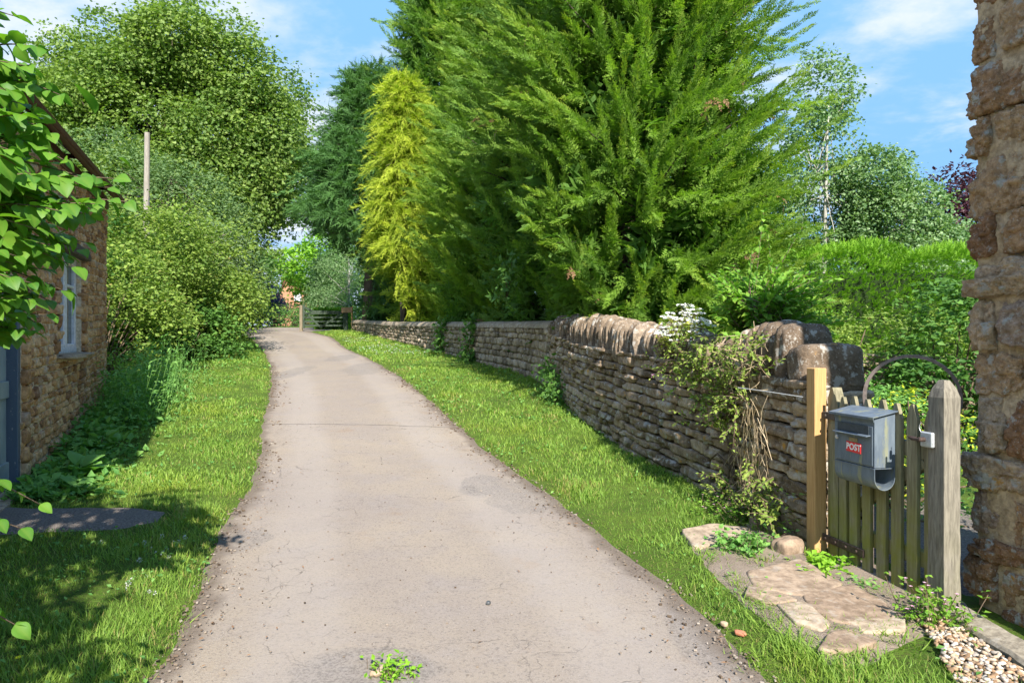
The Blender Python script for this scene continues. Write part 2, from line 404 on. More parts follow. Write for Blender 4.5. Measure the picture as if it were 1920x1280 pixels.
L_rose = leaf_mat('rose_leaf', (.05,.15,.015), (.17,.31,.04), (.36,.20,.05), .4)
L_weed = leaf_mat('weed_leaf', (.055,.155,.034), (.175,.32,.08), None, .40)
L_yel  = leaf_mat('yellow_green', (.22,.30,.02), (.48,.48,.03), None, .35)
L_straw= leaf_mat('dry_stems', (.36,.28,.17), (.54,.44,.30), None, .3, tsat=(1,1,.9))
L_white= leaf_mat('cream_flowers', (.62,.60,.46), (.86,.84,.74), None, .3, tsat=(1,1,.9))
L_lilac= leaf_mat('lilac_flowers', (.075,.06,.15), (.16,.14,.26), None, .3, tsat=(1,1,1.1))
L_pink = leaf_mat('pink_flowers', (.62,.22,.34), (.80,.42,.52), None, .3, tsat=(1,1,1))
L_ybloom = leaf_mat('yellow_flower', (.75,.50,.01), (.85,.62,.02), None, .2, tsat=(1,1,.5))
# grass: sunlit green with straw-yellow patches
m, nt = newmat('grass_blades'); o = wpos(nt)
c = mixc(nt, attr(nt,'rnd'), (.135,.26,.04,1), (.32,.46,.085,1))
k = step(nt, noise(nt, o, 1.3, 4, .6), .48, .68)
c = mixc(nt, mth(nt,'MULTIPLY', k, .5), c, (.30,.36,.045,1))
c = mixc(nt, mth(nt,'MULTIPLY', attr(nt,'tip'), .9), c, (.40,.33,.13,1))
b = pbsdf(nt, c, .5, .25); t = nd(nt,'BsdfTranslucent',{0: mixc(nt,1.0,c,(1.15,1.3,.5,1),'MULTIPLY')}).outputs[0]
out(nt, nd(nt,'MixShader',{0:.4,1:b,2:t}).outputs[0]); M_grass = m
# soil and turf under the grass
m, nt = newmat('turf'); o = wpos(nt)
n = noise(nt, o, 2.2, 5, .65); f = noise(nt, o, 60, 4, .7)
c = mixc(nt, step(nt, n, .3, .7), (.055,.12,.014,1), (.12,.20,.025,1))
c = mixc(nt, step(nt, f, .4, .7), c, (.085,.085,.03,1))
out(nt, pbsdf(nt, c, .95, .1, normal=bump(nt, f, .8, .03))); M_turf = m
m, nt = newmat('bare_soil'); o = wpos(nt)
n = noise(nt, o, 5, 5, .65); f = noise(nt, o, 90, 4, .7)
c = mixc(nt, step(nt, n, .3, .7), (.25,.195,.15,1), (.36,.29,.23,1)); c = mixc(nt, mth(nt,'MULTIPLY',step(nt, f, .5, .75),.5), c, (.36,.31,.26,1))
out(nt, pbsdf(nt, c, .95, .1, normal=bump(nt, f, .9, .02))); M_soil = m
# lane: old tarmac worn to its beige stone, cracks, a painted wire shadow, patches, soil at the rims
m, nt = newmat('worn_tarmac'); o = wpos(nt)
e = attr(nt,'tip')                                  # 0 in the middle .. 1 at the rim
n = noise(nt, o, .75, 4, .6); n2 = noise(nt, o, 3.2, 5, .65); g = noise(nt, o, 62, 4, .78); gg = noise(nt, o, 210, 2, .6)
c = mixc(nt, step(nt, n, .3, .7), (.265,.222,.19,1), (.315,.26,.203,1))
c = mixc(nt, mth(nt,'MULTIPLY',step(nt, n2, .42, .75),.5), c, (.27,.235,.22,1))
c = mixc(nt, mth(nt,'MULTIPLY',step(nt, noise(nt, mapping(nt,o,loc=(5,5,0)), 2.0, 5, .65), .60, .72),.4), c, (.27,.18,.105,1))
c = mixc(nt, mth(nt,'MULTIPLY',step(nt, g, .50, .66),.7), c, (.14,.12,.105,1))
c = mixc(nt, mth(nt,'MULTIPLY',step(nt, noise(nt,o,17,4,.7), .52, .72),.35), c, (.16,.13,.11,1))
c = mixc(nt, mth(nt,'MULTIPLY',step(nt, gg, .56, .76),.65), c, (.48,.44,.40,1))
wv = mixc(nt, .16, o, noisec(nt, o, 2.6, 5, .65))
vd = nd(nt,'TexVoronoi',{'Vector':wv,'Scale':2.0}, feature='DISTANCE_TO_EDGE').outputs[0]
vd2 = nd(nt,'TexVoronoi',{'Vector':wv,'Scale':6.5}, feature='DISTANCE_TO_EDGE').outputs[0]
mk = step(nt, noise(nt, mapping(nt,o,loc=(2,8,0)), .8, 3), .50, .60)
mk2 = step(nt, noise(nt, mapping(nt,o,loc=(7,1,0)), 1.0, 2), .52, .62)
crk_and_shadow = mth(nt,'MAXIMUM', mth(nt,'MULTIPLY', step(nt, vd, .012, .002), mk), mth(nt,'MULTIPLY', step(nt, vd2, .018, .003), mk2))
crk_and_shadow = mth(nt,'MULTIPLY', crk_and_shadow, mth(nt,'MULTIPLY', step(nt, noise(nt,o,7,3), .40,.62), .55))
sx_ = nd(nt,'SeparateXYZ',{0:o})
wire_shadow = mth(nt,'ABSOLUTE', mth(nt,'ADD', mth(nt,'SUBTRACT', sx_.outputs[1], 9.55), mth(nt,'ADD', mth(nt,'MULTIPLY', sx_.outputs[0], .09), mth(nt,'MULTIPLY', mth(nt,'SUBTRACT', n2, .5), .12))))
crk_and_shadow = mth(nt,'MAXIMUM', crk_and_shadow, mth(nt,'MULTIPLY', step(nt, wire_shadow, .030, .012), .5))  # shadow of an overhead wire, painted as a thin dark line across
band = mth(nt,'MULTIPLY', mth(nt,'MULTIPLY', step(nt, e, .30, .48), step(nt, e, .85, .62)), .35)      # paler wheel tracks
c = mixc(nt, band, c, (.35,.31,.28,1))
c = mixc(nt, crk_and_shadow, c, (.07,.06,.052,1))
pat = None                                            # dark gritty repair patches and wear beside the rim
for (px, py, rx, ry) in [(905,912,.24,.42),(985,930,.34,.55),(690,690,.55,1.5),(640,672,.4,1.0),(440,1015,.25,.3),(690,1262,.34,.22),(1330,1180,.22,.5),(545,700,.3,1.6)]:
    gq = gp(px, py); dx_ = nd(nt,'VectorMath',{0:nd(nt,'VectorMath',{0:o,1:tuple(gq)},operation='SUBTRACT').outputs[0],1:(1/rx,1/ry,0)},operation='MULTIPLY').outputs[0]
    ln_ = nd(nt,'VectorMath',{0:dx_},operation='LENGTH').outputs[1]; q_ = step(nt, mth(nt,'ADD', ln_, mth(nt,'MULTIPLY', mth(nt,'SUBTRACT', n2, .5), 1.5)), 1.12, .92)
    pat = q_ if pat is None else mth(nt,'MAXIMUM', pat, q_)
c = mixc(nt, mth(nt,'MULTIPLY',pat,mth(nt,'ADD',.05,mth(nt,'MULTIPLY',n2,.75))), c, mixc(nt, step(nt,g,.4,.6), (.26,.235,.22,1), (.105,.095,.09,1)))
rim = step(nt, mth(nt,'ADD', e, mth(nt,'MULTIPLY', mth(nt,'SUBTRACT', n2, .5), .22)), .86, .97)
c = mixc(nt, mth(nt,'MULTIPLY',rim,.8), c, mixc(nt, step(nt,g,.35,.7), (.09,.068,.05,1), (.21,.165,.13,1)))
h = mth(nt,'ADD', mth(nt,'MULTIPLY', g, .7), mth(nt,'MULTIPLY', gg, .5)); h = mth(nt,'SUBTRACT', h, mth(nt,'MULTIPLY',crk_and_shadow,1.2))
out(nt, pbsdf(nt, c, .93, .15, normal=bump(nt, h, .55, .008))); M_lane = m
m, nt = newmat('gravel_stones')
c = ramp(nt, attr(nt,'rnd'), [(0,(.16,.10,.06)),(.3,(.34,.22,.13)),(.6,(.46,.36,.26)),(.85,(.55,.50,.44)),(1,(.22,.19,.17))])
out(nt, pbsdf(nt, c, .8, .25, normal=bump(nt, noise(nt, wpos(nt), 90, 3), .3, .004))); M_gravel = m
m, nt = newmat('lane_grit')
c = ramp(nt, attr(nt,'rnd'), [(0,(.07,.05,.035)),(.5,(.17,.125,.09)),(.85,(.27,.22,.175)),(1,(.40,.35,.30))])
out(nt, pbsdf(nt, c, .9, .15)); M_grit = m
m, nt = newmat('red_brick'); o = wpos(nt)
br = nd(nt,'TexBrick',{'Vector':mapping(nt, o, (1,1,1), (radians(90),0,0)),'Color1':(.42,.16,.075,1),'Color2':(.50,.22,.11,1),'Mortar':(.42,.33,.25,1),'Scale':1.0,'Mortar Size':.012,'Brick Width':.23,'Row Height':.075}).outputs[0]
out(nt, pbsdf(nt, br, .9, .1)); M_brick = m

# ------------------------------------------------------------------ ground, lane, tracks
def axis(lo, hi, stp, far):
    a = list(np.arange(lo, hi+1e-6, stp)); s = stp; x = hi
    while x < far: s *= 1.5; x += s; a.append(x)
    s = stp; x = lo
    while x > -far: s *= 1.5; x -= s; a.insert(0, x)
    return np.array(a)
gx = axis(-16, 9, .22, 1200); gy = axis(-2, 36, .22, 1500)
X, Y = np.meshgrid(gx, gy, indexing='ij')
Z = zf(np.clip(Y, -80, 190))
inner = np.minimum(X-lane_l(Y), lane_r(Y)-X); inner = np.where((Y > 33) | (Y < -12), -9, inner)
pb = vnoise(np.stack([X.ravel(), Y.ravel(), 0*X.ravel()], 1), .9, 3, 3).reshape(X.shape)
Z = Z + np.where(inner > 0, -np.clip(inner*.35, 0, .05), np.clip(-inner*.18, 0, .045)) + pb*.02*np.clip(-inner*2, 0, 1)
yard = np.clip((X-wall_x(Y)+.05)*3, 0, 1)*(Y > 4.6)*(Y < 33)
Z = Z + yard*np.clip((Y-9)*.05, 0, .25)
apr = (X > -26) & (X < 2) & (Y > 33) & (Y < 40.5); Z = np.where(apr, Z-.05, Z)
def terrain_z(x, y):
    i = np.clip(np.searchsorted(gx, x)-1, 0, len(gx)-2); j = np.clip(np.searchsorted(gy, y)-1, 0, len(gy)-2)
    u = (x-gx[i])/(gx[i+1]-gx[i]); v = (y-gy[j])/(gy[j+1]-gy[j])
    return (Z[i,j]*(1-u)+Z[i+1,j]*u)*(1-v)+(Z[i,j+1]*(1-u)+Z[i+1,j+1]*u)*v
b = MB(); b.grid(np.stack([X, Y, Z], -1).reshape(-1,3), len(gx), len(gy))
ground = b.build('ground', M_turf, smooth=True); tag(ground, kind='structure')
# lane sheet
ys = np.concatenate([np.arange(-12, 12, .08), np.arange(12, 33.01, .16)]); K = 25
u = np.linspace(0, 1, K); u = .5-.5*np.cos(u*pi)*(.6)-.0+(u-.5)*.4
u = (u-u[0])/(u[-1]-u[0])
jl = vnoise(np.stack([ys, 0*ys, 0*ys],1), 1.7, 4, 4)*.10; jr = vnoise(np.stack([ys, 0*ys, 0*ys],1), 1.9, 4, 9)*.10
lx = lane_l(ys)+jl-.03; rx = lane_r(ys)+jr+.03
V = np.zeros((len(ys), K, 3)); V[...,0] = lx[:,None]+(rx-lx)[:,None]*u; V[...,1] = ys[:,None]
V[...,2] = zf(ys)[:,None]+.018*(1-(2*u-1)**2)[None]+.004*vnoise(V.reshape(-1,3)*[1,1,0], 1.4, 3, 8).reshape(len(ys),K)
b = MB(); b.grid(V.transpose(1,0,2).reshape(-1,3), K, len(ys), .5, np.repeat(np.abs(2*u-1), len(ys)))
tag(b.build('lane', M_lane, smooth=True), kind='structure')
# the lane swings left at the top of the rise and meets a cross track
ax_, ay_ = np.meshgrid(np.linspace(-26, 2, 90), np.linspace(32.7, 40, 30), indexing='ij')
keep_l = -12.9-(np.clip(ay_-32.7,0,9))*3.0
b = MB(); fx = np.maximum(ax_, np.minimum(keep_l, -8)); fx = np.where(ay_ < 34.4, np.minimum(fx, -9.9+(ay_-32.7)*2.2), fx)
b.grid(np.stack([fx, ay_, zf(ay_)+.012+.004*vnoise(np.stack([fx.ravel(),ay_.ravel(),0*fx.ravel()],1),1,2,2).reshape(fx.shape)], -1).reshape(-1,3), 90, 30, .5, .3)
tag(b.build('cross_track', M_lane, smooth=True), kind='structure')
# worn gravel path to the cottage door
def patch(name, mat, pts, dz, n=46, seed=1, jit=.06):
    """flat irregular patch draped on the terrain"""
    p = np.array(pts, float); c = p.mean(0); cl = np.vstack([p, p[:1]])
    t = np.concatenate([[0], np.cumsum(np.linalg.norm(np.diff(cl,axis=0),axis=1))]); tt = np.linspace(0, t[-1], n*3, endpoint=False)
    ring = np.stack([np.interp(tt, t, cl[:,0]), np.interp(tt, t, cl[:,1])], 1)
    ring += jit*np.stack([vnoise(np.c_[ring, 0*tt], 2.2, 3, seed), vnoise(np.c_[ring, 0*tt], 2.2, 3, seed+5)], 1)
    rr = np.linspace(0, 1, 14); V = c+(ring-c)[:,None]*rr[None,:,None]
    V = np.concatenate([V, V[:1]]); z = terrain_z(V[...,0].ravel(), V[...,1].ravel())+dz*(1-np.tile(rr, len(V))**6*1.6)
    b = MB(); b.grid(np.c_[V.reshape(-1,2), z], len(V), 14, .5, np.tile(rr*.6, len(V)))
    return tag(b.build(name, mat, smooth=True), kind='structure')
pth = [gp(-60,960)[:2], gp(20,966)[:2], gp(180,962)[:2], gp(320,968)[:2], gp(325,985)[:2], gp(240,1002)[:2], gp(100,1012)[:2], gp(-60,1016)[:2]]
m, nt = newmat('dark_gravel_path'); o = wpos(nt); g = noise(nt, o, 70, 4, .75); n = noise(nt, o, 4, 3)
c = mixc(nt, step(nt, g, .35, .7), (.13,.112,.10,1), (.31,.27,.24,1)); c = mixc(nt, mth(nt,'MULTIPLY',step(nt,n,.4,.7),.4), c, (.2,.165,.14,1))
out(nt, pbsdf(nt, c, .95, .1, normal=bump(nt, g, .9, .02))); M_path = m
patch('path', M_path, pth, .035, jit=.12)
PATH = np.array(pth)
gpth = [gp(1290,1010)[:2], gp(1400,1000)[:2], gp(1500,1050)[:2], [2.3,4.3],[2.75,3.9],[2.55,5.0],[3.1,6.5],[2.6,6.6],[2.4,4.9], gp(1745,1160)[:2], gp(1720,1230)[:2], gp(1560,1260)[:2], gp(1430,1160)[:2], gp(1370,1090)[:2]]
gate_soil = [gp(1262,1003)[:2], gp(1420,990)[:2], gp(1510,1045)[:2], [2.42,4.6],[2.62,3.85], gp(1800,1165)[:2], gp(1750,1220)[:2], gp(1640,1275)[:2], gp(1540,1272)[:2], gp(1470,1215)[:2], gp(1385,1145)[:2], gp(1310,1075)[:2]]
patch('bare_earth', M_soil, gate_soil, .030, jit=.1, seed=3)
SOIL = np.array(gate_soil)
patch('garden_path', M_path, [[2.25,4.85],[2.62,3.9],[3.6,4.1],[3.9,6.0],[3.2,6.4],[2.8,5.6]], .05, jit=.1, seed=6)
R = np.random.default_rng(21)
# ------------------------------------------------------------------ stone laying
def cube_template(n, k=6.0):
    """rounded block: unit cube faces gridded n x n, pulled towards a superellipsoid"""
    u = np.linspace(-1, 1, n+1); A, B = np.meshgrid(u, u, indexing='ij'); V=[]; F=[]; o=0
    for a in range(3):
        for sg in (-1, 1):
            p = np.zeros((n+1, n+1, 3)); p[...,a] = sg; p[...,(a+1)%3] = A; p[...,(a+2)%3] = B
            i = np.arange((n+1)**2).reshape(n+1, n+1)
            f = np.stack([i[:-1,:-1], i[1:,:-1], i[1:,1:], i[:-1,1:]], -1).reshape(-1,4)
            V.append(p.reshape(-1,3)); F.append((f if sg > 0 else f[:,::-1])+o); o += (n+1)**2
    V = np.concatenate(V); q = np.round(V*1000).astype(int)
    _, first, inv = np.unique(q, axis=0, return_index=True, return_inverse=True)
    V = V[first]; F = inv.reshape(-1)[np.concatenate(F)]
    r = (np.abs(V)**k).sum(1)**(1/k)
    return V/r[:,None], F
def lay(mb, T, C, X, Y, Z, S, rnd, rough=.02, fine=.008, sc=6, seed=0, tip=0.0, chips=9, keep=(.80,1.02)):
    """stones at centres C, axes X (along) Y (out) Z (up), full sizes S (N,3), noise displaced"""
    V0, F0 = T; N = len(C); k = len(V0)
    if N == 0: return
    jit = 1+R.normal(0, .07, (N, 8))                                   # uneven corners
    cs = np.sign(V0); ci = ((cs[:,0]>0)*4+(cs[:,1]>0)*2+(cs[:,2]>0)).astype(int)
    L = np.repeat(V0[None], N, 0)
    for _ in range(chips):                                             # broken faces: planes that cut corners and edges off
        n_ = rand_dirs(N)*[1,1,1.15]; n_ = nrm(n_); d_ = np.abs(n_).sum(1)*R.uniform(*keep, N)*.92
        e_ = np.maximum((L*n_[:,None]).sum(-1)-d_[:,None], 0); L = L-e_[...,None]*n_[:,None]
    L = L*S[:,None,:]/2*jit[:,ci][:,:,None]
    W_ = C[:,None]+L[...,0:1]*X[:,None]+L[...,1:2]*Y[:,None]+L[...,2:3]*Z[:,None]
    n_ = nrm(V0[None,:,0:1]*X[:,None]+V0[None,:,1:2]*Y[:,None]+V0[None,:,2:3]*Z[:,None]).reshape(-1,3)
    P_ = W_.reshape(-1,3); off = np.repeat(R.uniform(0, 40, (N,3)), k, 0)
    d = rough*vnoise(P_+off, sc, 2, seed)+fine*vnoise(P_+off, sc*4, 3, seed+3)
    P_ = P_+n_*d[:,None]
    F = (F0[None]+(np.arange(N)*k)[:,None,None]).reshape(-1,4)
    mb.add(P_, F, np.repeat(np.broadcast_to(rnd, (N,)), k), tip)
class Path:
    """a foot line; at(s) gives point, direction and outward (lane side) normal"""
    def __init__(s, pts, side=-1):
        s.p = np.array(pts, float); t = np.concatenate([[0], np.cumsum(np.linalg.norm(np.diff(s.p,axis=0),axis=1))])
        s.len = t[-1]; s.tt = np.linspace(0, s.len, 400)
        x = np.interp(s.tt, t, s.p[:,0]); y = np.interp(s.tt, t, s.p[:,1])
        k = np.hanning(31); k /= k.sum()
        s.x = np.convolve(np.pad(x, 15, mode='reflect', reflect_type='odd'), k, 'valid'); s.y = np.convolve(np.pad(y, 15, mode='reflect', reflect_type='odd'), k, 'valid'); s.side = side
    def at(s, d):
        d = np.asarray(d, float); x = np.interp(d, s.tt, s.x); y = np.interp(d, s.tt, s.y); e = .15
        dx = np.interp(d+e, s.tt, s.x)-np.interp(d-e, s.tt, s.x); dy = np.interp(d+e, s.tt, s.y)-np.interp(d-e, s.tt, s.y)
        T = nrm(np.stack([dx, dy, 0*dx], -1)); N = np.stack([-T[...,1], T[...,0], 0*dx], -1)*(-s.side)
        return np.stack([x, y, 0*x], -1), T, N
def course_wall(mb, path, s0, s1, zlo, zhi, ncourse, lens, depth, T, proud=.03, rough=.02, skip=None, gap=.94, fine=.008, hvar=.25, sc=6):
    """courses of stone along a path between the heights zlo(s), zhi(s)"""
    hs = 1+R.uniform(-hvar, hvar, ncourse); vb = np.concatenate([[0], np.cumsum(hs)])/hs.sum()
    C=[]; S=[]; D=[]
    for c in range(ncourse):
        s = s0-R.uniform(0, lens[1])*.5
        while s < s1:
            L = R.uniform(*lens)*(1.35 if R.random() < .12 else 1); a, b_ = max(s, s0), min(s+L, s1); s += L
            if b_-a < .05: continue
            m_ = (a+b_)/2; zl, zh = zlo(m_), zhi(m_); z0 = zl+(zh-zl)*vb[c]; z1 = zl+(zh-zl)*vb[c+1]
            if skip is not None and skip(a, b_, z0, z1): continue
            C.append((m_, (z0+z1)/2)); S.append((b_-a, z1-z0)); D.append(R.uniform(0, proud))
    C=np.array(C); S=np.array(S); D=np.array(D)
    p, t, n = path.at(C[:,0]); dz = .1; slope = (np.array([zlo(q+dz) for q in C[:,0]])-np.array([zlo(q-dz) for q in C[:,0]]))/(2*dz)
    slope2 = (np.array([zhi(q+dz) for q in C[:,0]])-np.array([zhi(q-dz) for q in C[:,0]]))/(2*dz)
    zl = np.array([zlo(q) for q in C[:,0]]); zh = np.array([zhi(q) for q in C[:,0]]); f = np.clip((C[:,1]-zl)/np.maximum(zh-zl,.01),0,1)
    t = nrm(t+np.array([0,0,1.])*(slope*(1-f)+slope2*f)[:,None]); z = nrm(np.cross(t, n)*np.sign(np.cross(t,n)[:,2:3]))
    cen = p+n*(D-depth/2)[:,None]; cen[:,2] = C[:,1]
    lay(mb, T, cen, t, n, z, np.stack([S[:,0]*gap+.012, np.full(len(S), depth), S[:,1]*gap], 1), R.random(len(S)), rough, fine, sc)
def core_strip(mb, path, s0, s1, zlo, zhi, off0, off1, n=60, rnd=.5):
    """plain wall body between two offsets from the face"""
    ss = np.linspace(s0, s1, n); p, t, nn = path.at(ss)
    a = p-nn*off0; c = p-nn*off1; zl = np.array([zlo(q) for q in ss]); zh = np.array([zhi(q) for q in ss])
    ring = np.stack([np.c_[a[:,:2], zl], np.c_[a[:,:2], zh], np.c_[c[:,:2], zh], np.c_[c[:,:2], zl]], 0)
    k = n; i = np.arange(4*k).reshape(4, k); F=[]
    for q in range(4):
        r_ = (q+1)%4; F += [[i[q,j], i[q,j+1], i[r_,j+1], i[r_,j]] for j in range(k-1)]
    n0 = mb.n; mb.add(ring.reshape(-1,3), np.array(F), rnd)
    mb.big.append([n0+i[q,0] for q in range(4)]); mb.big.append([n0+i[q,k-1] for q in range(4)][::-1])

T5, T4, T3, T8 = cube_template(7, 12), cube_template(5, 10), cube_template(4, 12), cube_template(12, 10)

# ------------------------------------------------------------------ near garden wall (rough ironstone, upright coping)
WP = Path(WALL, side=-1)
_ws = np.linspace(0, WP.len, 1200); _wy = WP.at(_ws)[0][:,1]
def s_at_y(y): return float(np.interp(y, _wy, _ws))
SJ = s_at_y(12.6)                                          # where the rough wall meets the smooth capped one
def ledge(s):
    y = np.interp(s, _ws, _wy); return float(np.interp(y, [4.8,5.3,6.2,7.2,8.5,10,11.4,12.6], [1.22,1.23,1.26,1.33,1.40,1.46,1.58,1.66]))
def foot(s): return float(zf(np.interp(s, _ws, _wy)))-.12
wall_t = thing('garden_wall', 'rough brown dry stone garden wall with upright coping stones, beside the picket gate', 'wall', (2.1,4.82,0))
b = MB(); core_strip(b, WP, .03, SJ, foot, lambda s: ledge(s)-.02, .085, .42); b.build('wall_core', M_darkmortar, wall_t)
b = MB(); course_wall(b, WP, .0, SJ, foot, ledge, 13, (.13,.40), .26, T5, .05, .014, gap=.925, fine=.011, sc=9)
# end face beside the gate
pe, te, ne = WP.at(0.02); E = Path([pe[:2]-ne[:2]*.02, pe[:2]-ne[:2]*.5], side=1)
course_wall(b, E, 0, .48, lambda s: -.1, lambda s: 1.20, 11, (.18,.34), .2, T5, .02, .025)
# flat edging stones on top, both sides of the coping
for off in (.06, .40):
    s = .02
    while s < SJ-.1:
        L = R.uniform(.22,.42); p, t, n = WP.at(s+L/2)
        lay(b, T4, (p-n*off+[0,0,ledge(s+L/2)+.015])[None], t[None], n[None], np.array([[0,0,1.]]), np.array([[L*.96,.2,.055]]), R.random(), .012, .006, 7); s += L
b.build('stone_face', M_wall, wall_t, smooth=True)
# upright coping: thick slabs set on edge, tops rounded
b = MB(); s = .05
def cope_h(s):
    y = np.interp(s, _ws, _wy); return float(np.interp(y, [4.7,4.95,5.15,5.5,5.9,6.2,7.2,8,9.5,11,12,12.6], [.17,.18,.38,.42,.38,.28,.30,.36,.40,.36,.30,.24]))
while s < SJ-.05:
    y = np.interp(s, _ws, _wy)
    th = .30 if y < 5.06 else (R.uniform(.09,.17) if y < 5.9 else R.uniform(.05,.11))
    p, t, n = WP.at(s+th/2); h = cope_h(s+th/2)*R.uniform(.9,1.08); w = R.uniform(.40,.48)
    lean = R.normal(0,.09); tt = nrm(t+np.array([0,0,lean])); up = nrm(np.array([0,0,1.])-t*lean)
    cpos = p-n*(.225+R.normal(0,.015))+np.array([0,0,ledge(s)+.03+h*.28])
    lay(b, cube_template(9, 3.4 if y > 5.3 else 5.5), cpos[None], tt[None], n[None], up[None], np.array([[th*1.0, w, h*1.5]]), R.random()*(.35 if y < 5.6 else 1), .014, .012, 9, keep=(.86,1.05)); s += th  # end stones get darker tones: the shade on them put into the colour
b.build('coping', M_cope, wall_t, smooth=True)
# loose rubble at the wall foot by the gate post
for px, py, sz, lb in [(1477,1040,(.17,.13,.17),'squared brown stone leaning at the foot of the orange gate post'),
                       (1432,990,(.20,.16,.16),'rounded pale stone below the trailing plants at the wall end'),
                       (1395,955,(.26,.2,.14),'mossy flat stone half hidden by pink flowers'),
                       (1452,1000,(.10,.09,.12),'small cracked stone wedged beside the wall foot'),
                       (1470,975,(.22,.14,.17),'dark block of stone at the bottom corner of the rough wall')]:
    g = gp(px, py+12); b = MB(); a = R.uniform(-.5,.5)
    x_ = np.array([[cos(a), sin(a), R.normal(0,.1)]]); x_ = nrm(x_); y_ = nrm(np.cross([[0,0,1.]], x_))
    lay(b, cube_template(8, 8), (g+[0,0,sz[2]*.38])[None], x_, y_, np.cross(x_, y_), np.array([sz])*1.1, R.random()*.5, .02, .012, 9)
    tag(b.build('loose_stone', M_slab, origin=g, smooth=True), lb, 'stone')

# ------------------------------------------------------------------ far garden wall (coursed, rounded mortar coping)
far_t = thing('capped_wall', 'long coursed stone wall with smooth rounded mortar coping running to the far gate', 'wall', (.6,13,.6))
SE = WP.len-.02
def ftop(s):
    y = np.interp(s, _ws, _wy); return float(np.interp(y, [12.4,13.8,17,21,25,33], [1.80,1.83,1.91,2.02,2.14,2.46]))
b = MB(); core_strip(b, WP, SJ, SE, foot, lambda s: ftop(s)-.02, .05, .40, 120); b.build('wall_core', M_mortar, far_t)
b = MB(); course_wall(b, WP, SJ+.02, SE, foot, ftop, 8, (.12,.38), .2, T3, .03, .02, gap=.92, hvar=.4)
b.build('stone_face', M_farwall, far_t, smooth=True)
ss = np.linspace(SJ, SE, 220); p, t, n = WP.at(ss); a = np.linspace(0, pi, 13)
V = p[:,None]-n[:,None]*(.21-.245*np.cos(a))[None,:,None]+np.array([0,0,1.])*(np.array([ftop(q) for q in ss])[:,None]-.01+.15*np.sin(a)[None]**.8)[...,None]
V += (.012*vnoise(V.reshape(-1,3), 3.5, 3, 2)).reshape(*V.shape[:2],1)*np.array([0,0,1.])
b = MB(); b.grid(V.reshape(-1,3), 220, 13, R.random()); n0 = 0
b.big.append(list(range(0,13))); b.big.append(list(range(219*13, 220*13))[::-1])
b.build('coping', M_farcope, far_t, smooth=True)

# ------------------------------------------------------------------ stone cottage on the left
S0, S1 = -3.2, 4.86; EAVE = 3.77; DEP = 5.2
ct = thing('cottage', 'brown ironstone cottage with white casement window, blue door and rusty gutter', 'house', (*cot(S1),0.5))
CP = Path([cot(S0-.0), cot(S1)], side=1)
def cz(s): return float(zf(cot(s+S0)[1]))-.1
# openings in path coordinates (path starts at S0)
WS0, WS1, WZ0, WZ1 = 2.03-S0, 3.17-S0, 1.41, 2.60
DS0, DS1, DZ1 = -.75-S0, .62-S0, 2.02
def skip(a, c, z0, z1):
    m = .02
    if c > WS0+m and a < WS1-m and z1 > WZ0-.06 and z0 < WZ1+.17: return True
    return c > DS0+m and a < DS1-m and z0 < DZ1
CL = CP.len
b = MB()                                                     # body with the two openings left out of the front
def front(sa, sb, za, zb, off=.010, dep=.42):
    pts=[]; A_, B_ = cot(sa+S0), cot(sb+S0); O = np.array([*A_, 0.]); U = np.array([*(B_-A_)/np.linalg.norm(B_-A_), 0]); Nn = np.array([*CN, 0])
    b.prism([(0,za),(np.linalg.norm(B_-A_),za),(np.linalg.norm(B_-A_),zb),(0,zb)], -dep, -off, O, U, Nn, np.array([0,0,1.]), R.random())
front(0, DS0, -.1, EAVE); front(DS0, DS1, DZ1, EAVE, .012); front(DS1, WS0, -.1, EAVE)
front(WS0, WS1, -.1, WZ0, .012); front(WS0, WS1, WZ1, EAVE, .012); front(WS1, CL, -.1, EAVE)
A_, B_ = cot(S0), cot(S1); back = -CN*DEP
for (q, sg) in ((B_, 1), (A_, -1)):                             # gable ends and back
    O = np.array([*q, 0.]); U = np.array([*(-CN), 0]); Nn = np.array([*CW, 0])*sg
    b.prism([(.03,-.1),(DEP,-.1),(DEP,EAVE),(DEP/2,EAVE+2.6),(.03,EAVE)], -.4, -.034, O, U, Nn, np.array([0,0,1.]))
O = np.array([*(A_+back), 0.]); b.prism([(0,-.1),(S1-S0,-.1),(S1-S0,EAVE),(0,EAVE)], 0, .4, O, np.array([*CW,0]), np.array([*CN,0]), np.array([0,0,1.]))
b.build('wall', M_mortar, ct)
b = MB()
course_wall(b, CP, 0, CL, cz, lambda s: EAVE, 37, (.06,.20), .17, T5, .018, .012, skip, .86, .010, .35, 9)
EP = Path([cot(S1), cot(S1)-CN*DEP], side=1)                # far gable
course_wall(b, EP, 0, DEP, lambda s: .35, lambda s: EAVE, 28, (.09,.28), .14, T3, .02, .02, None, .86, .01, .3, 8)
# fill courses touching the openings: small stones along the jambs
for (sa, za, zb) in ((WS0-.09, WZ0, WZ1), (WS1+.09, WZ0, WZ1), (DS1+.09, .1, DZ1)):
    z = za
    while z < zb:
        h = R.uniform(.09,.17); q = cot(sa+S0)
        lay(b, T4, np.array([[*(q-CN*.06), z+h/2]]), np.array([[*CW,0]]), np.array([[*CN,0]]), np.array([[0,0,1.]]), np.array([[.16,.2,h*.88]]), R.random(), .02, .01, 8); z += h
b.build('stone_face', M_cot, ct, smooth=True)
def cbox(mb, s, off, z, size, rnd=.5, bev=.006):
    """box at path-s (cottage coordinates), offset outward, height z"""
    q = cot(s, off); mb.box((q[0], q[1], z), size, [[*CW,0],[*CN,0],[0,0,1]], rnd, bev)
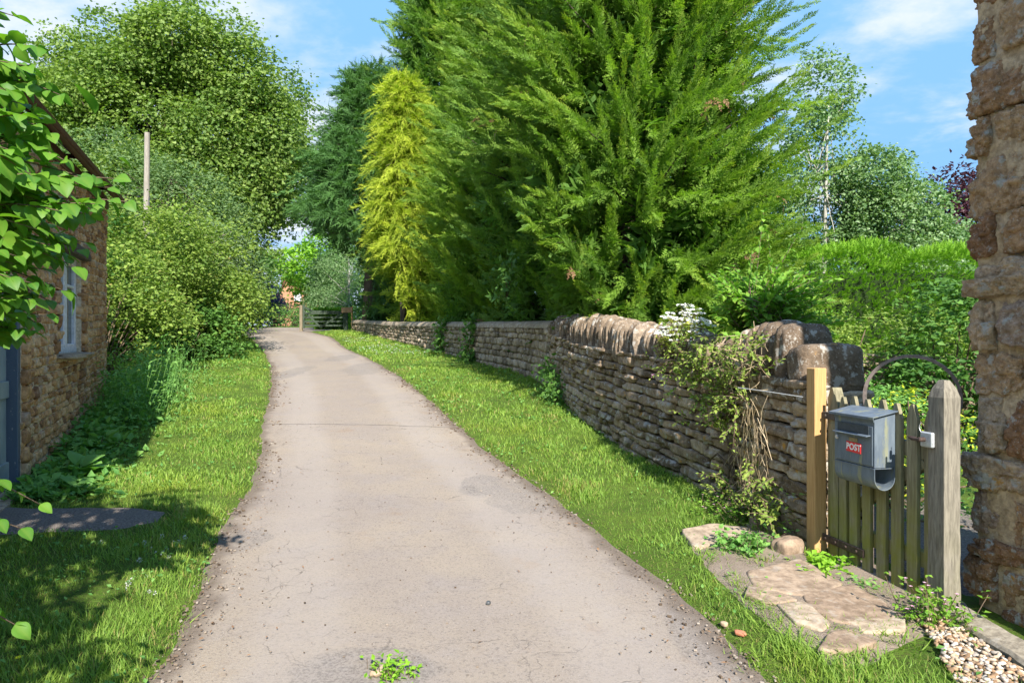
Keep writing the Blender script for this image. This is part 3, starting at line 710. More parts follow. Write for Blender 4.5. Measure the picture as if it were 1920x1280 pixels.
# window
ws, we = WS0+S0, WS1+S0; wm = (ws+we)/2; wz = (WZ0+WZ1)/2; WW = we-ws; WH = WZ1-WZ0
b = MB()
for s in (ws+.03, we-.03): cbox(b, s, -.10, wz, (.06,.07,WH))
cbox(b, wm, -.10, WZ0+.035, (WW,.08,.07)); cbox(b, wm, -.10, WZ1-.03, (WW,.08,.06)); cbox(b, wm, -.098, wz, (.085,.075,WH-.1))
win = b.build('window', M_white, ct)
b = MB()
for s in (ws+.085, wm-.065, wm+.065, we-.085): cbox(b, s, -.088, wz, (.04,.05,WH-.15))
for s in ((ws+wm)/2, (we+wm)/2):
    for z in (WZ0+.09, WZ1-.08): cbox(b, s, -.087, z, (WW/2-.14,.048,.042))
for s in ((we+wm)/2,): cbox(b, s, -.087, WZ0+WH*.70, (WW/2-.14,.044,.035))
b.build('sash', M_white, win)
b = MB()
for s in ((ws+wm)/2, (we+wm)/2): cbox(b, s, -.10, wz, (WW/2-.12,.006,WH-.16), .5, 0)
b.build('pane', M_glass, win)
b = MB(); cbox(b, wm, -.30, wz, (WW+.05,.02,WH), .5, 0); b.build('room_behind', M_black, win)
b = MB()
lay(b, cube_template(10, 7), np.array([[*cot(wm+.02, .0), WZ0-.035]]), np.array([[*CW,0]]), np.array([[*CN,0]]), np.array([[0,0,1.]]), np.array([[WW+.22,.30,.065]]), .5, .012, .008, 9)
b.build('sill', M_slab, win, smooth=True)
b = MB(); q = cot(wm, -.02)
lay(b, cube_template(10, 9), np.array([[*q, WZ1+.075]]), np.array([[*CW,0]]), np.array([[*CN,0]]), np.array([[0,0,1.]]), np.array([[WW+.42,.22,.15]]), .5, .008, .004, 8)
b.build('lintel', M_wood_dark, win)
# door
ds, de = DS0+S0, DS1+S0
b = MB(); n_pl = 9
for i in range(n_pl):
    s = ds+.08+(de-ds-.16)*(i+.5)/n_pl; cbox(b, s, -.12, 1.14, ((de-ds-.16)/n_pl-.008,.035,1.76), R.random(), .006)
door = b.build('door', M_door, ct)
for z_, h_ in ((.30,.24),(1.1,.16),(1.9,.14)):
    b = MB(); cbox(b, (ds+de)/2, -.095, z_, (de-ds-.16,.03,h_)); b.build('door_rail', M_door, door)
b = MB()
for s in (ds+.035, de-.035): cbox(b, s, -.08, 1.05, (.075,.13,1.96))
cbox(b, (ds+de)/2, -.078, DZ1-.03, (de-ds,.126,.07)); b.build('door_frame', M_doorframe, door)
b = MB(); cbox(b, (ds+de)/2, -.2, 1.0, (de-ds,.02,2.0), .5, 0); b.build('dark_interior', M_black, door)
b = MB(); cbox(b, (ds+de)/2, -.02, .135, (de-ds+.1,.26,.07), .5, .01); b.build('threshold', M_slab, door)
# roof, tiles in courses, gutter
b = MB(); pit = math.atan2(2.6, DEP/2); sl = math.hypot(2.6, DEP/2)+.35
for sg in (1, -1):
    O = np.array([*(cot(S0-.15)), 0.]) if sg > 0 else np.array([*(cot(S0-.15)-CN*DEP), 0.])
    Nv = np.array([*(CN*sg), 0]); dn = np.array([*(-CN*sg*cos(pit)), sin(pit)]); up = np.array([*(CN*sg*sin(pit)), cos(pit)])
    rows = 17
    for r_ in range(rows):
        st = sl/rows; c0 = O+Nv*.2+np.array([0,0,EAVE+.03-.2*math.tan(pit)*.6])+dn*(st*(r_+.5))+up*(.03+.012*(r_%2))
        ntile = 46 if sg > 0 else 1
        for k in range(ntile):
            L = (S1-S0+.3)/ntile
            b.box(c0+np.array([*CW,0])*(L*(k+.5)), (L*.97, st*1.25, .02), [[*CW,0], dn, up], R.random(), 0)
b.build('roof', M_tile, ct)
b = MB(); ge = S1+.05; prof = [cot(S0-.15,.19), cot(ge,.19)]
q0, q1 = np.array([*cot(S0-.15,.17), EAVE-.02]), np.array([*cot(ge,.17), EAVE-.02]); a = np.linspace(pi, 2*pi, 9)
lin = np.linspace(0,1,30)[:,None]; pp = q0+(q1-q0)*lin
for rr, rv in ((.062, 1), (.054, -1)):
    V = pp[:,None]+rr*(np.cos(a)[None,:,None]*np.array([*CN,0])+np.sin(a)[None,:,None]*np.array([0,0,1.]))
    b.grid(V.reshape(-1,3), 30, 9)
b.tube([q0+np.array([*CN,0])*.06, q1+np.array([*CN,0])*.06], .008, 5); 
for s in np.arange(S0, S1, .9): cbox(b, s, .09, EAVE-.045, (.025,.16,.05), .5, .004)
cbox(b, S1+.045, .17, EAVE-.035, (.012,.13,.07), .5, .003)
g_ = b.build('gutter', M_gutter, ct, smooth=True)
b = MB(); cbox(b, (S0+S1)/2, .015, EAVE-.12, (S1-S0-.02,.035,.16)); b.build('fascia', M_gutter, ct)

# ------------------------------------------------------------------ tall stone building on the right edge
BA = np.array([2.625,3.90]); BW = nrm(np.array([.20,-1.0])); BN = np.array([-.985,-.198]); BN = nrm(BN-BW*(BN@BW))
bt = thing('stone_building', 'rugged rust brown stone building corner rising beside the gate', 'building', (2.6,3.85,0))
BL, BH = 2.2, 3.6
b = MB(); O = np.array([*BA, 0.])
U = np.array([*BW, 0]); Nn = np.array([*(-BN), 0])
b.prism([(.06,-.15),(BL,-.15),(BL,BH),(.06,BH)],   .045, 1.0, O, U, Nn, np.array([0,0,1.])); bcore = b
# rough mortar skin between the stones
V=[]; nu, nv = 90, 190
uu, zz = np.meshgrid(np.linspace(.035, BL-.01, nu), np.linspace(-.1, BH, nv), indexing='ij')
sk = np.stack([BA[0]+BW[0]*uu, BA[1]+BW[1]*uu, zz], -1).reshape(-1,3); dsp = .022*vnoise(sk, 5, 4, 4)+.008*vnoise(sk, 26, 2, 5)
sk[:,:2] += BN*(dsp-.009)[:,None]; b.grid(sk, nu, nv, .4)
b.build('wall', M_bldmortar, bt, smooth=True)
b = MB(); z = -.06; row = 0; TM8 = cube_template(12, 12)
TB = cube_template(34, 14)
while z < BH:
    h = [.17,.22,.13,.27,.19,.34,.24,.30,.2,.26,.33,.22,.28,.3][row%14]; s = -.0; first = True
    while s < BL:
        L = (R.uniform(.26,.46) if row%2 == 0 else R.uniform(.16,.24)) if first else R.uniform(.16,.48)
        dep_ = .30; pr = R.uniform(-.018,.022)
        Tm = TB if s < .75 else TM8
        q = BA+BW*(s+L/2+(R.uniform(-.045,.02) if first else 0))+BN*(pr-dep_/2+.02)
        lay(b, Tm, np.array([[*q, z+h/2+R.normal(0,.008)]]), np.array([[*BW, R.normal(0,.05)]]), np.array([[*BN,0]]), np.array([[0,0,1.]]),
            np.array([[L*R.uniform(.90,.97), dep_, h*R.uniform(.88,.96)]]), R.random(), .016, .022, 12, row, keep=(.78,1.02), chips=9)
        s += L; first = False
    # quoins on the face turned away from the lane
    s = .25
    while s < .85:
        L = R.uniform(.2,.45); q = BA-BN*(s+L/2)-BW*(-.12)
        lay(b, T5, np.array([[*q, z+h/2]]), np.array([[*(-BN),0]]), np.array([[*(-BW),0]]), np.array([[0,0,1.]]), np.array([[L*.93,.26,h*.9]]), R.random(), .02, .01, 7); s += L
    z += h; row += 1
b.build('stone_face', M_bld, bt, smooth=True)
b = MB(); c_ = BA+BW*BL/2-BN*.5
b.box((c_[0], c_[1], BH+.06), (BL+.1, 1.15, .12), [[*BW,0],[*(-BN),0],[0,0,1]], .5, .01); b.build('roof', M_tile, bt)

# concrete kerb and drain channel along its foot
b = MB(); k0, k1 = np.array([2.40,3.70]), np.array([2.44,1.6]); kd = nrm(k1-k0); kn = np.array([kd[1], -kd[0]])
nseg = 40; tl = np.linspace(0, np.linalg.norm(k1-k0), nseg)
prof = np.array([[-.075,-.05],[-.075,.075],[-.06,.092],[.06,.112],[.072,.10],[.075,-.05]])      # across, up
Vk = np.array([[*(k0+kd*t_+kn*(-p_[0])), p_[1]] for t_ in tl for p_ in prof]); Vk += (vnoise(Vk, 9, 3, 3)*.008)[:,None]
b.grid(Vk, nseg, 6); b.big.append([0,1,2,3,4,5]); b.big.append([(nseg-1)*6+i for i in range(6)][::-1])
tag(b.build('kerb_stone', M_concrete, origin=(*k0,0), smooth=False), 'grey weathered concrete kerb along the foot of the tall stone building', 'kerb')
b = MB(); a = np.linspace(pi*.95, pi*2.05, 10); c0 = k0-kn*(-.0)+np.array([-.125,.05]); tl = np.linspace(0, 2.0, 30)
for rr in (.058, .052):
    Vc = np.array([[c0[0]+kd[0]*t_+rr*cos(q)*1.0, c0[1]+kd[1]*t_, .062+.006*sin(t_*5)+rr*sin(q)] for t_ in tl for q in a]); b.grid(Vc, 30, 10)
tag(b.build('drain_channel', M_pvc, origin=(*c0,0), smooth=True), 'dark grey plastic half round drain channel lying against the concrete kerb', 'drain')
R = np.random.default_rng(31)
# ------------------------------------------------------------------ picket gate, posts, mailbox
GO = np.array([2.17,4.75]); GU = nrm(np.array([.207,-.978])); GN = np.array([GU[1], -GU[0]])    # along to the near post, lane side
GAX = [[*GU,0],[*GN,0],[0,0,1]]
def gpt(s, n, z): return np.array([*(GO+GU*s+GN*n), z])
def gbox(mb, s, n, z, size, bev=.004, rnd=None): mb.box(gpt(s, n, z), size, GAX, R.random() if rnd is None else rnd, bev)
def picket_profile(w, z0, z1, pt):
    return [(-w/2,z0),(w/2,z0),(w/2,z1-pt),(w*.12,z1),(-w*.12,z1),(-w/2,z1-pt)]
def pale(mb, s, n0, n1, w, z0, z1, pt, tilt=0.0):
    mb.prism(picket_profile(w, z0, z1, pt), n0, n1, [*(GO+GU*s),0.], [*GU, tilt], [*GN,0], [-tilt*GU[0],-tilt*GU[1],1.], R.random())
gate = thing('picket_gate', 'weathered mossy wooden picket gate with pointed pales between two posts', 'gate', (*(GO+GU*.45),0))
for i, s in enumerate((.135,.225,.325,.44,.565,.69,.81)):
    b = MB(); pale(b, s, .0, .024, .074*R.uniform(.93,1.05), .035+R.uniform(-.015,.015), 1.19+R.uniform(-.012,.012), .085, R.normal(0,.004))
    b.build('picket', M_wood_grey, gate)
for (s, w, z1) in ((.075,.075,1.235),(.905,.07,1.16)):
    b = MB(); pale(b, s, -.075, -.004, w, .05, z1, .075); b.build('stile', M_wood_grey, gate)
for z in (.30, .92):
    b = MB(); gbox(b, .49, -.032, z, (.86,.055,.09)); b.build('rail', M_wood_grey, gate)
b = MB(); p0, p1 = gpt(.14,-.028,.36), gpt(.86,-.028,.86); dv = p1-p0; L = np.linalg.norm(dv); dv /= L
b.box((p0+p1)/2, (L,.045,.07), [dv, [*GN,0], np.cross(dv,[*GN,0])], .4, .004); b.build('brace', M_wood_grey, gate)
# strap hinges hung on the new post
for z, ln in ((1.045,.20),(.205,.40)):
    b = MB(); gbox(b, .03+ln/2, .031, z, (ln,.012,.05), .003)
    for q in np.arange(.07, ln, .1): b.box(gpt(q,.04,z), (.016,.012,.016), GAX, .5, .004)
    h = b.build('strap_hinge', M_wood_dark if z > .5 else M_iron, gate)
    b = MB(); o = gpt(-.035,.045,z)
    for k in range(6): 
        zz_ = -.095+.038*k; r_ = [.006,.02,.013,.024,.016,.006][k]
        b.tube([o+[0,0,zz_-.002], o+[0,0,zz_+.04]], [r_, [.02,.013,.024,.016,.02,.003][k]], 10)
    prof = [(-.004,-.13),(.012,-.10),(.028,-.06),(.016,-.02),(.016,.02),(.028,.06),(.012,.10),(0,.13),(-.012,.10),(-.028,.06),(-.016,.02),(-.016,-.02),(-.028,-.06),(-.012,-.10)]
    b.prism(prof, 0, .008, o-np.array([*GN,0])*.012, [*GU,0], [*GN,0], [0,0,1.])
    b.build('hinge_pin', M_iron, h)
# new softwood hanging post
pc = np.array([2.125,4.765]); b = MB()
b.box((*pc,.62), (.093,.093,1.49), GAX, .5, .004)
tag(b.build('gate_post', M_wood_new, origin=(*pc,0)), 'new orange softwood gate post against the rough wall end', 'post')
# old latch post with pointed top and rough face
pc2 = np.array([2.405,3.80]); b = MB(); hw = .054; rings=[]; zs_ = np.concatenate([np.linspace(-.1,1.24,34),[1.29,1.335]])
for i, z in enumerate(zs_):
    w_ = hw*(1 if z <= 1.24 else (.74 if z < 1.3 else .34)); r_=[]
    for (a_, c_) in [(-1,-1),(-.3,-1),(.35,-1),(1,-1),(1,-.3),(1,.35),(1,1),(.3,1),(-.3,1),(-1,1),(-1,.3),(-1,-.3)]:
        r_.append([*(pc2+GU*a_*w_*1.0+GN*c_*w_), z])
    rings.append(r_)
Vp = np.array(rings); wob = vnoise(Vp.reshape(-1,3)*[1,1,.35], 22, 2, 6).reshape(Vp.shape[:2])
Vp[...,:2] += (Vp[...,:2]-pc2)*wob[...,None]*.07
i = np.arange(len(zs_)*12).reshape(-1,12); F=[]
for r_ in range(len(zs_)-1):
    for j in range(12): F.append([i[r_,j], i[r_,(j+1)%12], i[r_+1,(j+1)%12], i[r_+1,j]])
b.add(Vp.reshape(-1,3), np.array(F)); b.big.append([int(q) for q in i[-1]])
tag(b.build('gate_post', M_wood_post, origin=(*pc2,0)), 'old grey weathered latch post with pointed top beside the stone building', 'post')
# latch box on the latch post
lt = thing('gate_latch', 'small zinc latch box screwed to the old grey gate post', 'latch', (*(pc2-GU*.03),.97))
lz = 1.0; lc = np.array([*(pc2+GN*.066-GU*.045), lz]); b = MB(); b.box(lc, (.085,.024,.085), GAX, .5, .006); b.build('latch_box', M_zinc, lt)
b = MB(); c0 = lc+np.array([*GN,0])*.02-np.array([*GU,0])*.012
b.tube([c0-np.array([*GN,0])*.012, c0+np.array([*GN,0])*.03], .014, 12); b.box(c0+np.array([*GN,0])*.03-np.array([*GU,0])*.02, (.075,.012,.02), GAX, .5, .005)
b.tube([c0-np.array([*GU,0])*.05, c0-np.array([*GU,0])*.10], .009, 8); b.build('latch_handle', M_iron, lt)
b = MB(); t_ = np.linspace(0, pi, 14); b.tube([lc+np.array([*GU,0])*(-.03-.012*sin(q))+np.array([*GN,0])*.015+np.array([0,0,.04+.05*q/pi]) for q in t_], .0022, 5); b.build('latch_wire', M_zinc, lt)

# mailbox
mt = thing('mailbox', 'blue grey metal mailbox with red POST label hanging on the picket gate', 'mailbox', (*(GO+GU*.50+GN*.03),.66))
m0, m1 = .335, .685; d0, d1 = .026, .168; zb, ztf, ztb = .80, 1.105, 1.135
O = np.array([*GO, 0.])
def mprism(mb, prof, s_lo, s_hi, rnd=.5): mb.prism(prof, s_lo, s_hi, O, [*GN,0], [*GU,0], [0,0,1.], rnd)     # profile in (out, z)
b = MB(); mprism(b, [(d0,zb),(d1,zb),(d1,ztf),(d0,ztb)], m0, m1); mb_ = b.build('box_body', M_mail, mt)
b = MB(); mprism(b, [(d0-.004,ztb+.004),(d1+.028,ztf-.004),(d1+.028,ztf-.018),(d1+.024,ztf-.018),(d1+.024,ztf-.008),(d0-.004,ztb-.002)], m0-.022, m1+.022)
b.box(gpt((m0+m1)/2, d1+.003, ztf-.022), (m1-m0,.005,.03), GAX, .5, .001)
b.build('lid', M_mail, mt)
# front: door sheet, slot recess as a strip in shade colour, flap, plate, label, lock
b = MB(); b.box(gpt((m0+m1)/2, d1+.0035, (zb+1.045)/2+.003), (m1-m0-.022,.005,1.045-zb-.012), GAX, .5, .0015); dr = b.build('front_door', M_mail, mt)
b = MB(); 
b.box(gpt((m0+m1)/2, d1+.0075, 1.018), (m1-m0-.075,.004,.052), GAX, .5, .001); b.build('slot_shade_strip', M_slot_shade, dr)
b = MB(); c_ = gpt((m0+m1)/2, d1+.020, .985); ang = radians(24); fo = np.array([*(GN*cos(ang)), -sin(ang)*.4]); fo = nrm(fo)
b.box(c_, (m1-m0-.05,.034,.006), [[*GU,0], fo, np.cross([*GU,0], fo)], .5, .002); b.build('slot_flap', M_mail, dr)
b = MB(); b.box(gpt((m0+m1)/2+.005, d1+.0085, .945), (.075,.004,.026), GAX, .5, .001); b.build('name_plate', M_brass, dr)
rl = MB(); rt = .03
u_ = nrm(np.array([*GU,0])+np.array([0,0,-rt])); w_ = nrm(np.cross([*GN,0], u_)*-1); w_ = w_ if w_[2] > 0 else -w_
rl.box(gpt((m0+m1)/2+.008, d1+.0085, .899), (.128,.0042,.062), [u_, [*GN,0], w_], .5, .001); lab = rl.build('red_label', M_red, dr)
fc = bpy.data.curves.new('post_text', 'FONT'); fc.body = 'POST'; fc.size = .054; fc.align_x = 'CENTER'; fc.align_y = 'CENTER'; fc.offset = .0016; fc.extrude = .0006; fc.space_character = 1.03
tmp = bpy.data.objects.new('tmp_text', fc); COL.objects.link(tmp); bpy.context.view_layer.update()
me = bpy.data.meshes.new_from_object(tmp.evaluated_get(bpy.context.evaluated_depsgraph_get())); bpy.data.objects.remove(tmp)
from mathutils import Matrix
# seen from the lane the text runs from the far end (small s) to the near end (large s)
org = gpt((m0+m1)/2+.010, d1+.0085+.0032, .899)
tx = bpy.data.objects.new('lettering', me); COL.objects.link(tx); me.materials.append(M_letter)
M_ = np.eye(4); M_[:3,0] = u_*.96; M_[:3,1] = w_; M_[:3,2] = [*GN,0]; M_[:3,3] = org
me.transform(Matrix((M_).tolist())); pl = np.array(mt.location); me.transform(Matrix.Translation((-pl).tolist())); tx.parent = lab
b = MB(); c0 = gpt(m0+.035, d1+.006, .945)
b.tube([c0, c0+np.array([*GN,0])*.008], .0135, 16); b.tube([c0+np.array([*GN,0])*.006, c0+np.array([*GN,0])*.013], .009, 14); b.build('lock', M_chrome, dr)
# newspaper tube under the box, open at both ends
b = MB(); a = np.linspace(0, pi, 15); wl = (d1-d0)/2; wc = (d1+d0)/2
outer = [(d1, zb-.004)]+[(wc+wl*cos(q), .735-.072*sin(q)) for q in a]+[(d0, zb-.004)]
t_ = .004; inner = [(d0+t_, zb-.004)]+[(wc-(wl-t_)*cos(q), .735-(.072-t_)*sin(q)) for q in a]+[(d1-t_, zb-.004)]
no = len(outer); pr = outer+inner
oo = np.array(outer); ii = np.array(inner)[::-1]
def ring3(pp, s_): return np.array([gpt(s_, q[0], q[1]) for q in pp])
V = np.concatenate([ring3(oo,m0), ring3(oo,m1), ring3(ii,m0), ring3(ii,m1)]); F=[]
for k in range(no-1):
    F += [[k,k+1,no+k+1,no+k],[2*no+k,3*no+k,3*no+k+1,2*no+k+1],[k,2*no+k,2*no+k+1,k+1],[no+k,no+k+1,3*no+k+1,3*no+k]]
b.add(V, np.array(F)); b.box(gpt((m0+m1)/2, (d0+d1)/2, zb-.006), (m1-m0,d1-d0-.002,.004), GAX, .5, 0)
b.box(gpt((m0+m1)/2, d1+.002, zb-.008), (m1-m0,.004,.006), GAX, .5, .001)
b.build('newspaper_tube', M_mail, mt)

# iron hoop standing behind the gate
b = MB(); hc = np.array([2.55,4.36,1.19]); hd = nrm(np.array([.55,-.35,0])); a = np.linspace(-.55, pi+.5, 50); rr = .255
ex = np.cross(hd, [0,0,1.]); Vh=[]
for q in a:
    for (dr_, dw) in ((0,-.016),(.008,-.016),(.008,.016),(0,.016)): Vh.append(hc+(hd*cos(q)+np.array([0,0,1.])*sin(q))*(rr+dr_*2.6)+ex*dw*1.25)
nA = len(a); i = np.arange(nA*4).reshape(nA,4); F=[]
for k in range(nA-1):
    for j in range(4): F.append([i[k,j],i[k,(j+1)%4],i[k+1,(j+1)%4],i[k+1,j]])
b.add(np.array(Vh), np.array(F))
for q in (hc+hd*rr*.86+[0,0,-.1], hc-hd*rr*.86+[0,0,-.1]): b.tube([q+[0,0,-1.12], q], .008, 6)
tag(b.build('iron_hoop', M_hoop, origin=(hc[0],hc[1],0)), 'rusty iron hoop arching up behind the picket gate', 'hoop')
# training wire on the wall
b = MB(); b.tube([[2.045,4.80,1.16],[1.86,5.02,1.185],[1.72,5.2,1.20]], .003, 5); tag(b.build('training_wire', M_zinc, origin=(2.05,4.8,1.16)), 'thin grey wire stretched along the rough wall beside the orange post', 'wire')

# ------------------------------------------------------------------ paving slabs before the gate
slabs = [([(1395,1095),(1500,1068),(1585,1120),(1540,1150),(1415,1130)], 'broad worn paving stone nearest the orange gate post'),
 ([(1405,1120),(1470,1140),(1500,1155),(1440,1160),(1395,1140)], 'narrow tan paving stone on the lane side of the worn slab'),
 ([(1500,1135),(1600,1118),(1660,1150),(1690,1185),(1640,1205),(1560,1195),(1512,1165)], 'large brown paving stone in the middle before the picket gate'),
 ([(1450,1158),(1510,1155),(1560,1200),(1545,1215),(1490,1195)], 'long flat paving stone edged by grass'),
 ([(1560,1215),(1590,1205),(1650,1235),(1600,1256),(1530,1250)], 'lone wedge shaped paving stone set in the grass below the others'),
 ([(1575,1190),(1700,1188),(1700,1212),(1620,1216)], 'thin sunken paving stone under the pink flowered weeds'),
 ([(1275,1012),(1340,1000),(1410,1010),(1380,1040),(1300,1045)], 'pale flat stone in the grass at the foot of the trailing plants')]
for pts, lb in slabs:
    g = np.array([gp(*p) for p in pts]); c = g.mean(0); b = MB(); cl = np.vstack([g,g[:1]]); L = np.concatenate([[0],np.cumsum(np.linalg.norm(np.diff(cl,axis=0),axis=1))])
    tt = np.linspace(0,L[-1],48,endpoint=False); ring = np.stack([np.interp(tt,L,cl[:,k]) for k in range(3)],1)
    ring = (np.roll(ring,1,0)+ring*2+np.roll(ring,-1,0))/4; ring[:,:2] += .02*np.stack([vnoise(ring,9,2,1),vnoise(ring,9,2,2)],1)
    rr = np.array([0,.25,.5,.72,.86,.92,.96,.975,.98]); hh = np.array([.066,.066,.066,.066,.066,.065,.062,.05,-.04])
    V = c+(ring-c)[:,None]*rr[None,:,None]; V = np.concatenate([V,V[:1]])
    z = terrain_z(V[...,0].ravel(),V[...,1].ravel())+np.tile(hh,len(V))-.026; V = V.reshape(-1,3); V[:,2] = z+.008*vnoise(V,6,3,4)
    b.grid(V, 49, 9, R.random()); tag(b.build('paving_stone', M_slab, origin=c, smooth=True), lb, 'paving stone')
# gravel in the corner below the kerb, and bits on the lane
b = MB(); N = 2600; lim = [gp(1750,1205), gp(1900,1270)]
gx_ = R.uniform(1.95,2.42,N); gy_ = R.uniform(2.2,3.62,N); k = (gx_ > 2.02+(gy_-3.2)*.35+.06*vnoise(np.c_[gx_,gy_,0*gx_],4,2,2)) & (gx_ < 2.31)
gx_, gy_ = gx_[k], gy_[k]; N = len(gx_); a_ = R.uniform(0,2*pi,N); xa = np.c_[np.cos(a_),np.sin(a_),R.normal(0,.3,N)]; xa = nrm(xa); ya = nrm(np.cross(np.tile([0,0,1.],(N,1)),xa)); 
gz = terrain_z(gx_,gy_)+.012+R.uniform(0,.02,N)
lay(b, cube_template(2,2.6), np.c_[gx_,gy_,gz], xa, ya, np.cross(xa,ya), np.c_[R.uniform(.015,.038,N),R.uniform(.012,.028,N),R.uniform(.01,.02,N)], R.random(N), .002, .001, 60)
tag(b.build('gravel', M_gravel, smooth=True), 'mixed tan and white gravel chips below the kerb', 'gravel', kind='stuff')
for (px, py, sz, lb) in [(1388,1197,(.06,.04,.022),'broken red brick fragment at the grass edge of the lane'),
        (1358,1180,(.034,.03,.026),'pale pebble in the dirt at the right edge of the lane'),
        (713,1270,(.10,.05,.03),'orange brown pebble beside the weed tuft in the lane'),
        (916,1138,(.03,.022,.018),'small dark chip of stone lying on the lane'),
        (1408,1064,(.05,.035,.02),'white flint chip on the earth before the gate'),
        (1340,1066,(.06,.04,.03),'cream pebble by the grass near the pale flat stone')]:
    g = gp(px,py); b = MB(); a = R.uniform(0,3)
    x_ = np.array([[cos(a),sin(a),0]]); y_ = np.array([[-sin(a),cos(a),0]])
    lay(b, cube_template(5,4), (g+[0,0,sz[2]*.3+.022])[None], x_, y_, np.array([[0,0,1.]]), np.array([sz]), .5, .004, .002, 30)
    mt_ = M_tile if 'brick' in lb else (M_pvc if 'dark' in lb else M_gravel)
    if 'brick' in lb: mt_ = plain_mat('brick_fragment', (.50,.20,.12), .9, .1, 0, .2, 60)
    tag(b.build('pebble', mt_, origin=g, smooth=True), lb, 'stone')

# ------------------------------------------------------------------ telegraph pole
d = 22.0; tp = P(274,440,d); gz = float(zf(d)); b = MB(); top = P(276,249,d)
b.tube([[tp[0]-.02,d,gz-.3],[tp[0],d,gz+3],[top[0],d,top[2]]], [.10,.095,.08], 14)
pole = thing('telegraph_pole', 'bare wooden telegraph pole rising out of the bushes', 'pole', (tp[0],d,gz)); b.build('pole', M_wood_pole, pole)
b = MB(); b.tube([[top[0]+.10,d-.06,gz+2.6],[top[0]+.085,d-.05,gz+4.9]], .018, 6); b.build('cable_cover', M_pvc, pole)
# ------------------------------------------------------------------ five bar field gate at the top of the lane
fd = 33.6; A0 = P(566,618,fd); A0[2] = float(zf(fd)); B0 = P(648,618,fd-.2); B0[2] = float(zf(fd))
fu = nrm((B0-A0)*[1,1,0]); fn = np.array([fu[1],-fu[0],0]); fl = np.linalg.norm((B0-A0)[:2]); FAX = [fu, fn, [0,0,1]]
M_gatewood = wood_mat('green_grey_gate_timber', (.032,.05,.036), (.075,.10,.07), 0)
fg = thing('field_gate', 'old grey green five bar field gate across the track at the top of the lane', 'gate', tuple(A0))
for i, z in enumerate((.28,.48,.68,.88)):
    b = MB(); b.box(A0+fu*fl*.5+[0,0,z], (fl-.16,.03,.085), FAX, R.random(), .004); b.build('bar', M_gatewood, fg)
b = MB(); q0, q1, q2 = A0+fu*.10+[0,0,1.2], A0+fu*.55+[0,0,.97], A0+fu*(fl-.08)+[0,0,.95]
for u0, u1 in ((q0,q1),(q1,q2)):
    dv = u1-u0; L = np.linalg.norm(dv); dv /= L; b.box((u0+u1)/2, (L+.02,.05,.10), [dv, fn, np.cross(dv, fn)], .5, .004)
b.build('top_rail', M_gatewood, fg)
for s, h in ((.09,1.25),(fl-.08,1.02)):
    b = MB(); b.box(A0+fu*s+[0,0,h/2+.1], (.09,.06,h-.1), FAX, .5, .004); b.build('stile', M_gatewood, fg)
for (s0_, z0_, s1_, z1_) in ((.12,1.0,.95,.2),(.95,.2,fl-.1,.92)):
    b = MB(); u0, u1 = A0+fu*s0_+[0,0,z0_]+fn*.025, A0+fu*s1_+[0,0,z1_]+fn*.025; dv = u1-u0; L = np.linalg.norm(dv); dv /= L
    b.box((u0+u1)/2, (L,.025,.08), [dv, fn, np.cross(dv, fn)], .5, .004); b.build('brace', M_gatewood, fg)
M_postw = wood_mat('grey_field_post', (.15,.125,.085), (.27,.225,.155), 0)
for (s, h, lb) in ((-.03,1.28,'squared wooden post at the lane end of the old field gate'),(fl+.02,.98,'short dark wooden post between the field gate and the capped wall')):
    b = MB(); q = A0+fu*s; b.box(q+[0,0,h/2-.15], (.14,.14,h+.3), FAX, .5, .012); tag(b.build('gate_post', M_postw if s < 0 else M_gatewood, origin=q), lb, 'post')
q = P(655,615,33.3); q[2] = float(zf(33.3)); bt_ = thing('notice_board', 'pale wooden board on a thin post at the end of the capped wall', 'board', tuple(q))
b = MB(); b.box(q+[.13,0,.55], (.07,.07,1.3), None, .5, .006); b.build('post', M_wood_new, bt_)
b = MB(); b.box(q+[-.12,-.04,1.05], (.52,.03,.26), None, .5, .006); b.build('board', plain_mat('pale_board', (.46,.27,.17), .8, .2, 0, .2, 8), bt_)

# ------------------------------------------------------------------ brick house far off
hd_ = 62.0; hx0, hx1 = (512-960)/1280*hd_, (606-960)/1280*hd_; hb = float(zf(hd_)); hw_ = hx1-hx0
ht = thing('brick_house', 'distant orange brick house showing its gable between the trees', 'house', (hx0,hd_,hb))
hz = 1.55+72/1280*hd_; ap = 1.55+118/1280*hd_
b = MB(); b.prism([(0,0),(hw_,0),(hw_,hz-hb),(hw_*.30,ap-hb),(0,hz-hb-.5)], 0, 9, [hx0,hd_,hb], [1,0,0], [0,1,0], [0,0,1.]); b.build('wall', M_brick, ht)
b = MB(); 
for (xa, za, xb, zb_) in ((-.3,hz-hb-.8,hw_*.30,ap-hb+.03),(hw_*.30,ap-hb+.03,hw_+.3,hz-hb-.05)):
    u0, u1 = np.array([hx0+xa,hd_+4.4,hb+za+.1]), np.array([hx0+xb,hd_+4.4,hb+zb_+.1]); dv = u1-u0; L = np.linalg.norm(dv); dv /= L
    b.box((u0+u1)/2, (L,9.3,.15), [dv,[0,1,0],np.cross(dv,[0,1,0])], .5, .01)
b.build('roof', M_tile, ht)
wx, wz_ = (558.5-960)/1280*hd_, 1.55+84/1280*hd_
b = MB(); 
for (cx_, cz_, sx_, sz_) in ((0,.42,.62,.08),(0,-.42,.66,.1),(-.28,0,.08,.9),(.28,0,.08,.9),(0,0,.05,.8)): b.box([wx+cx_,hd_-.02,wz_+cz_],(sx_,.12,sz_),None,.5,.004)
hwn = b.build('window', M_white, ht); b = MB(); b.box([wx,hd_-.02,wz_],(.5,.03,.78),None,.5,0); b.build('pane', plain_mat('net_curtain_glass', (.55,.58,.62), .2, .5, 0, .1, 4), hwn)
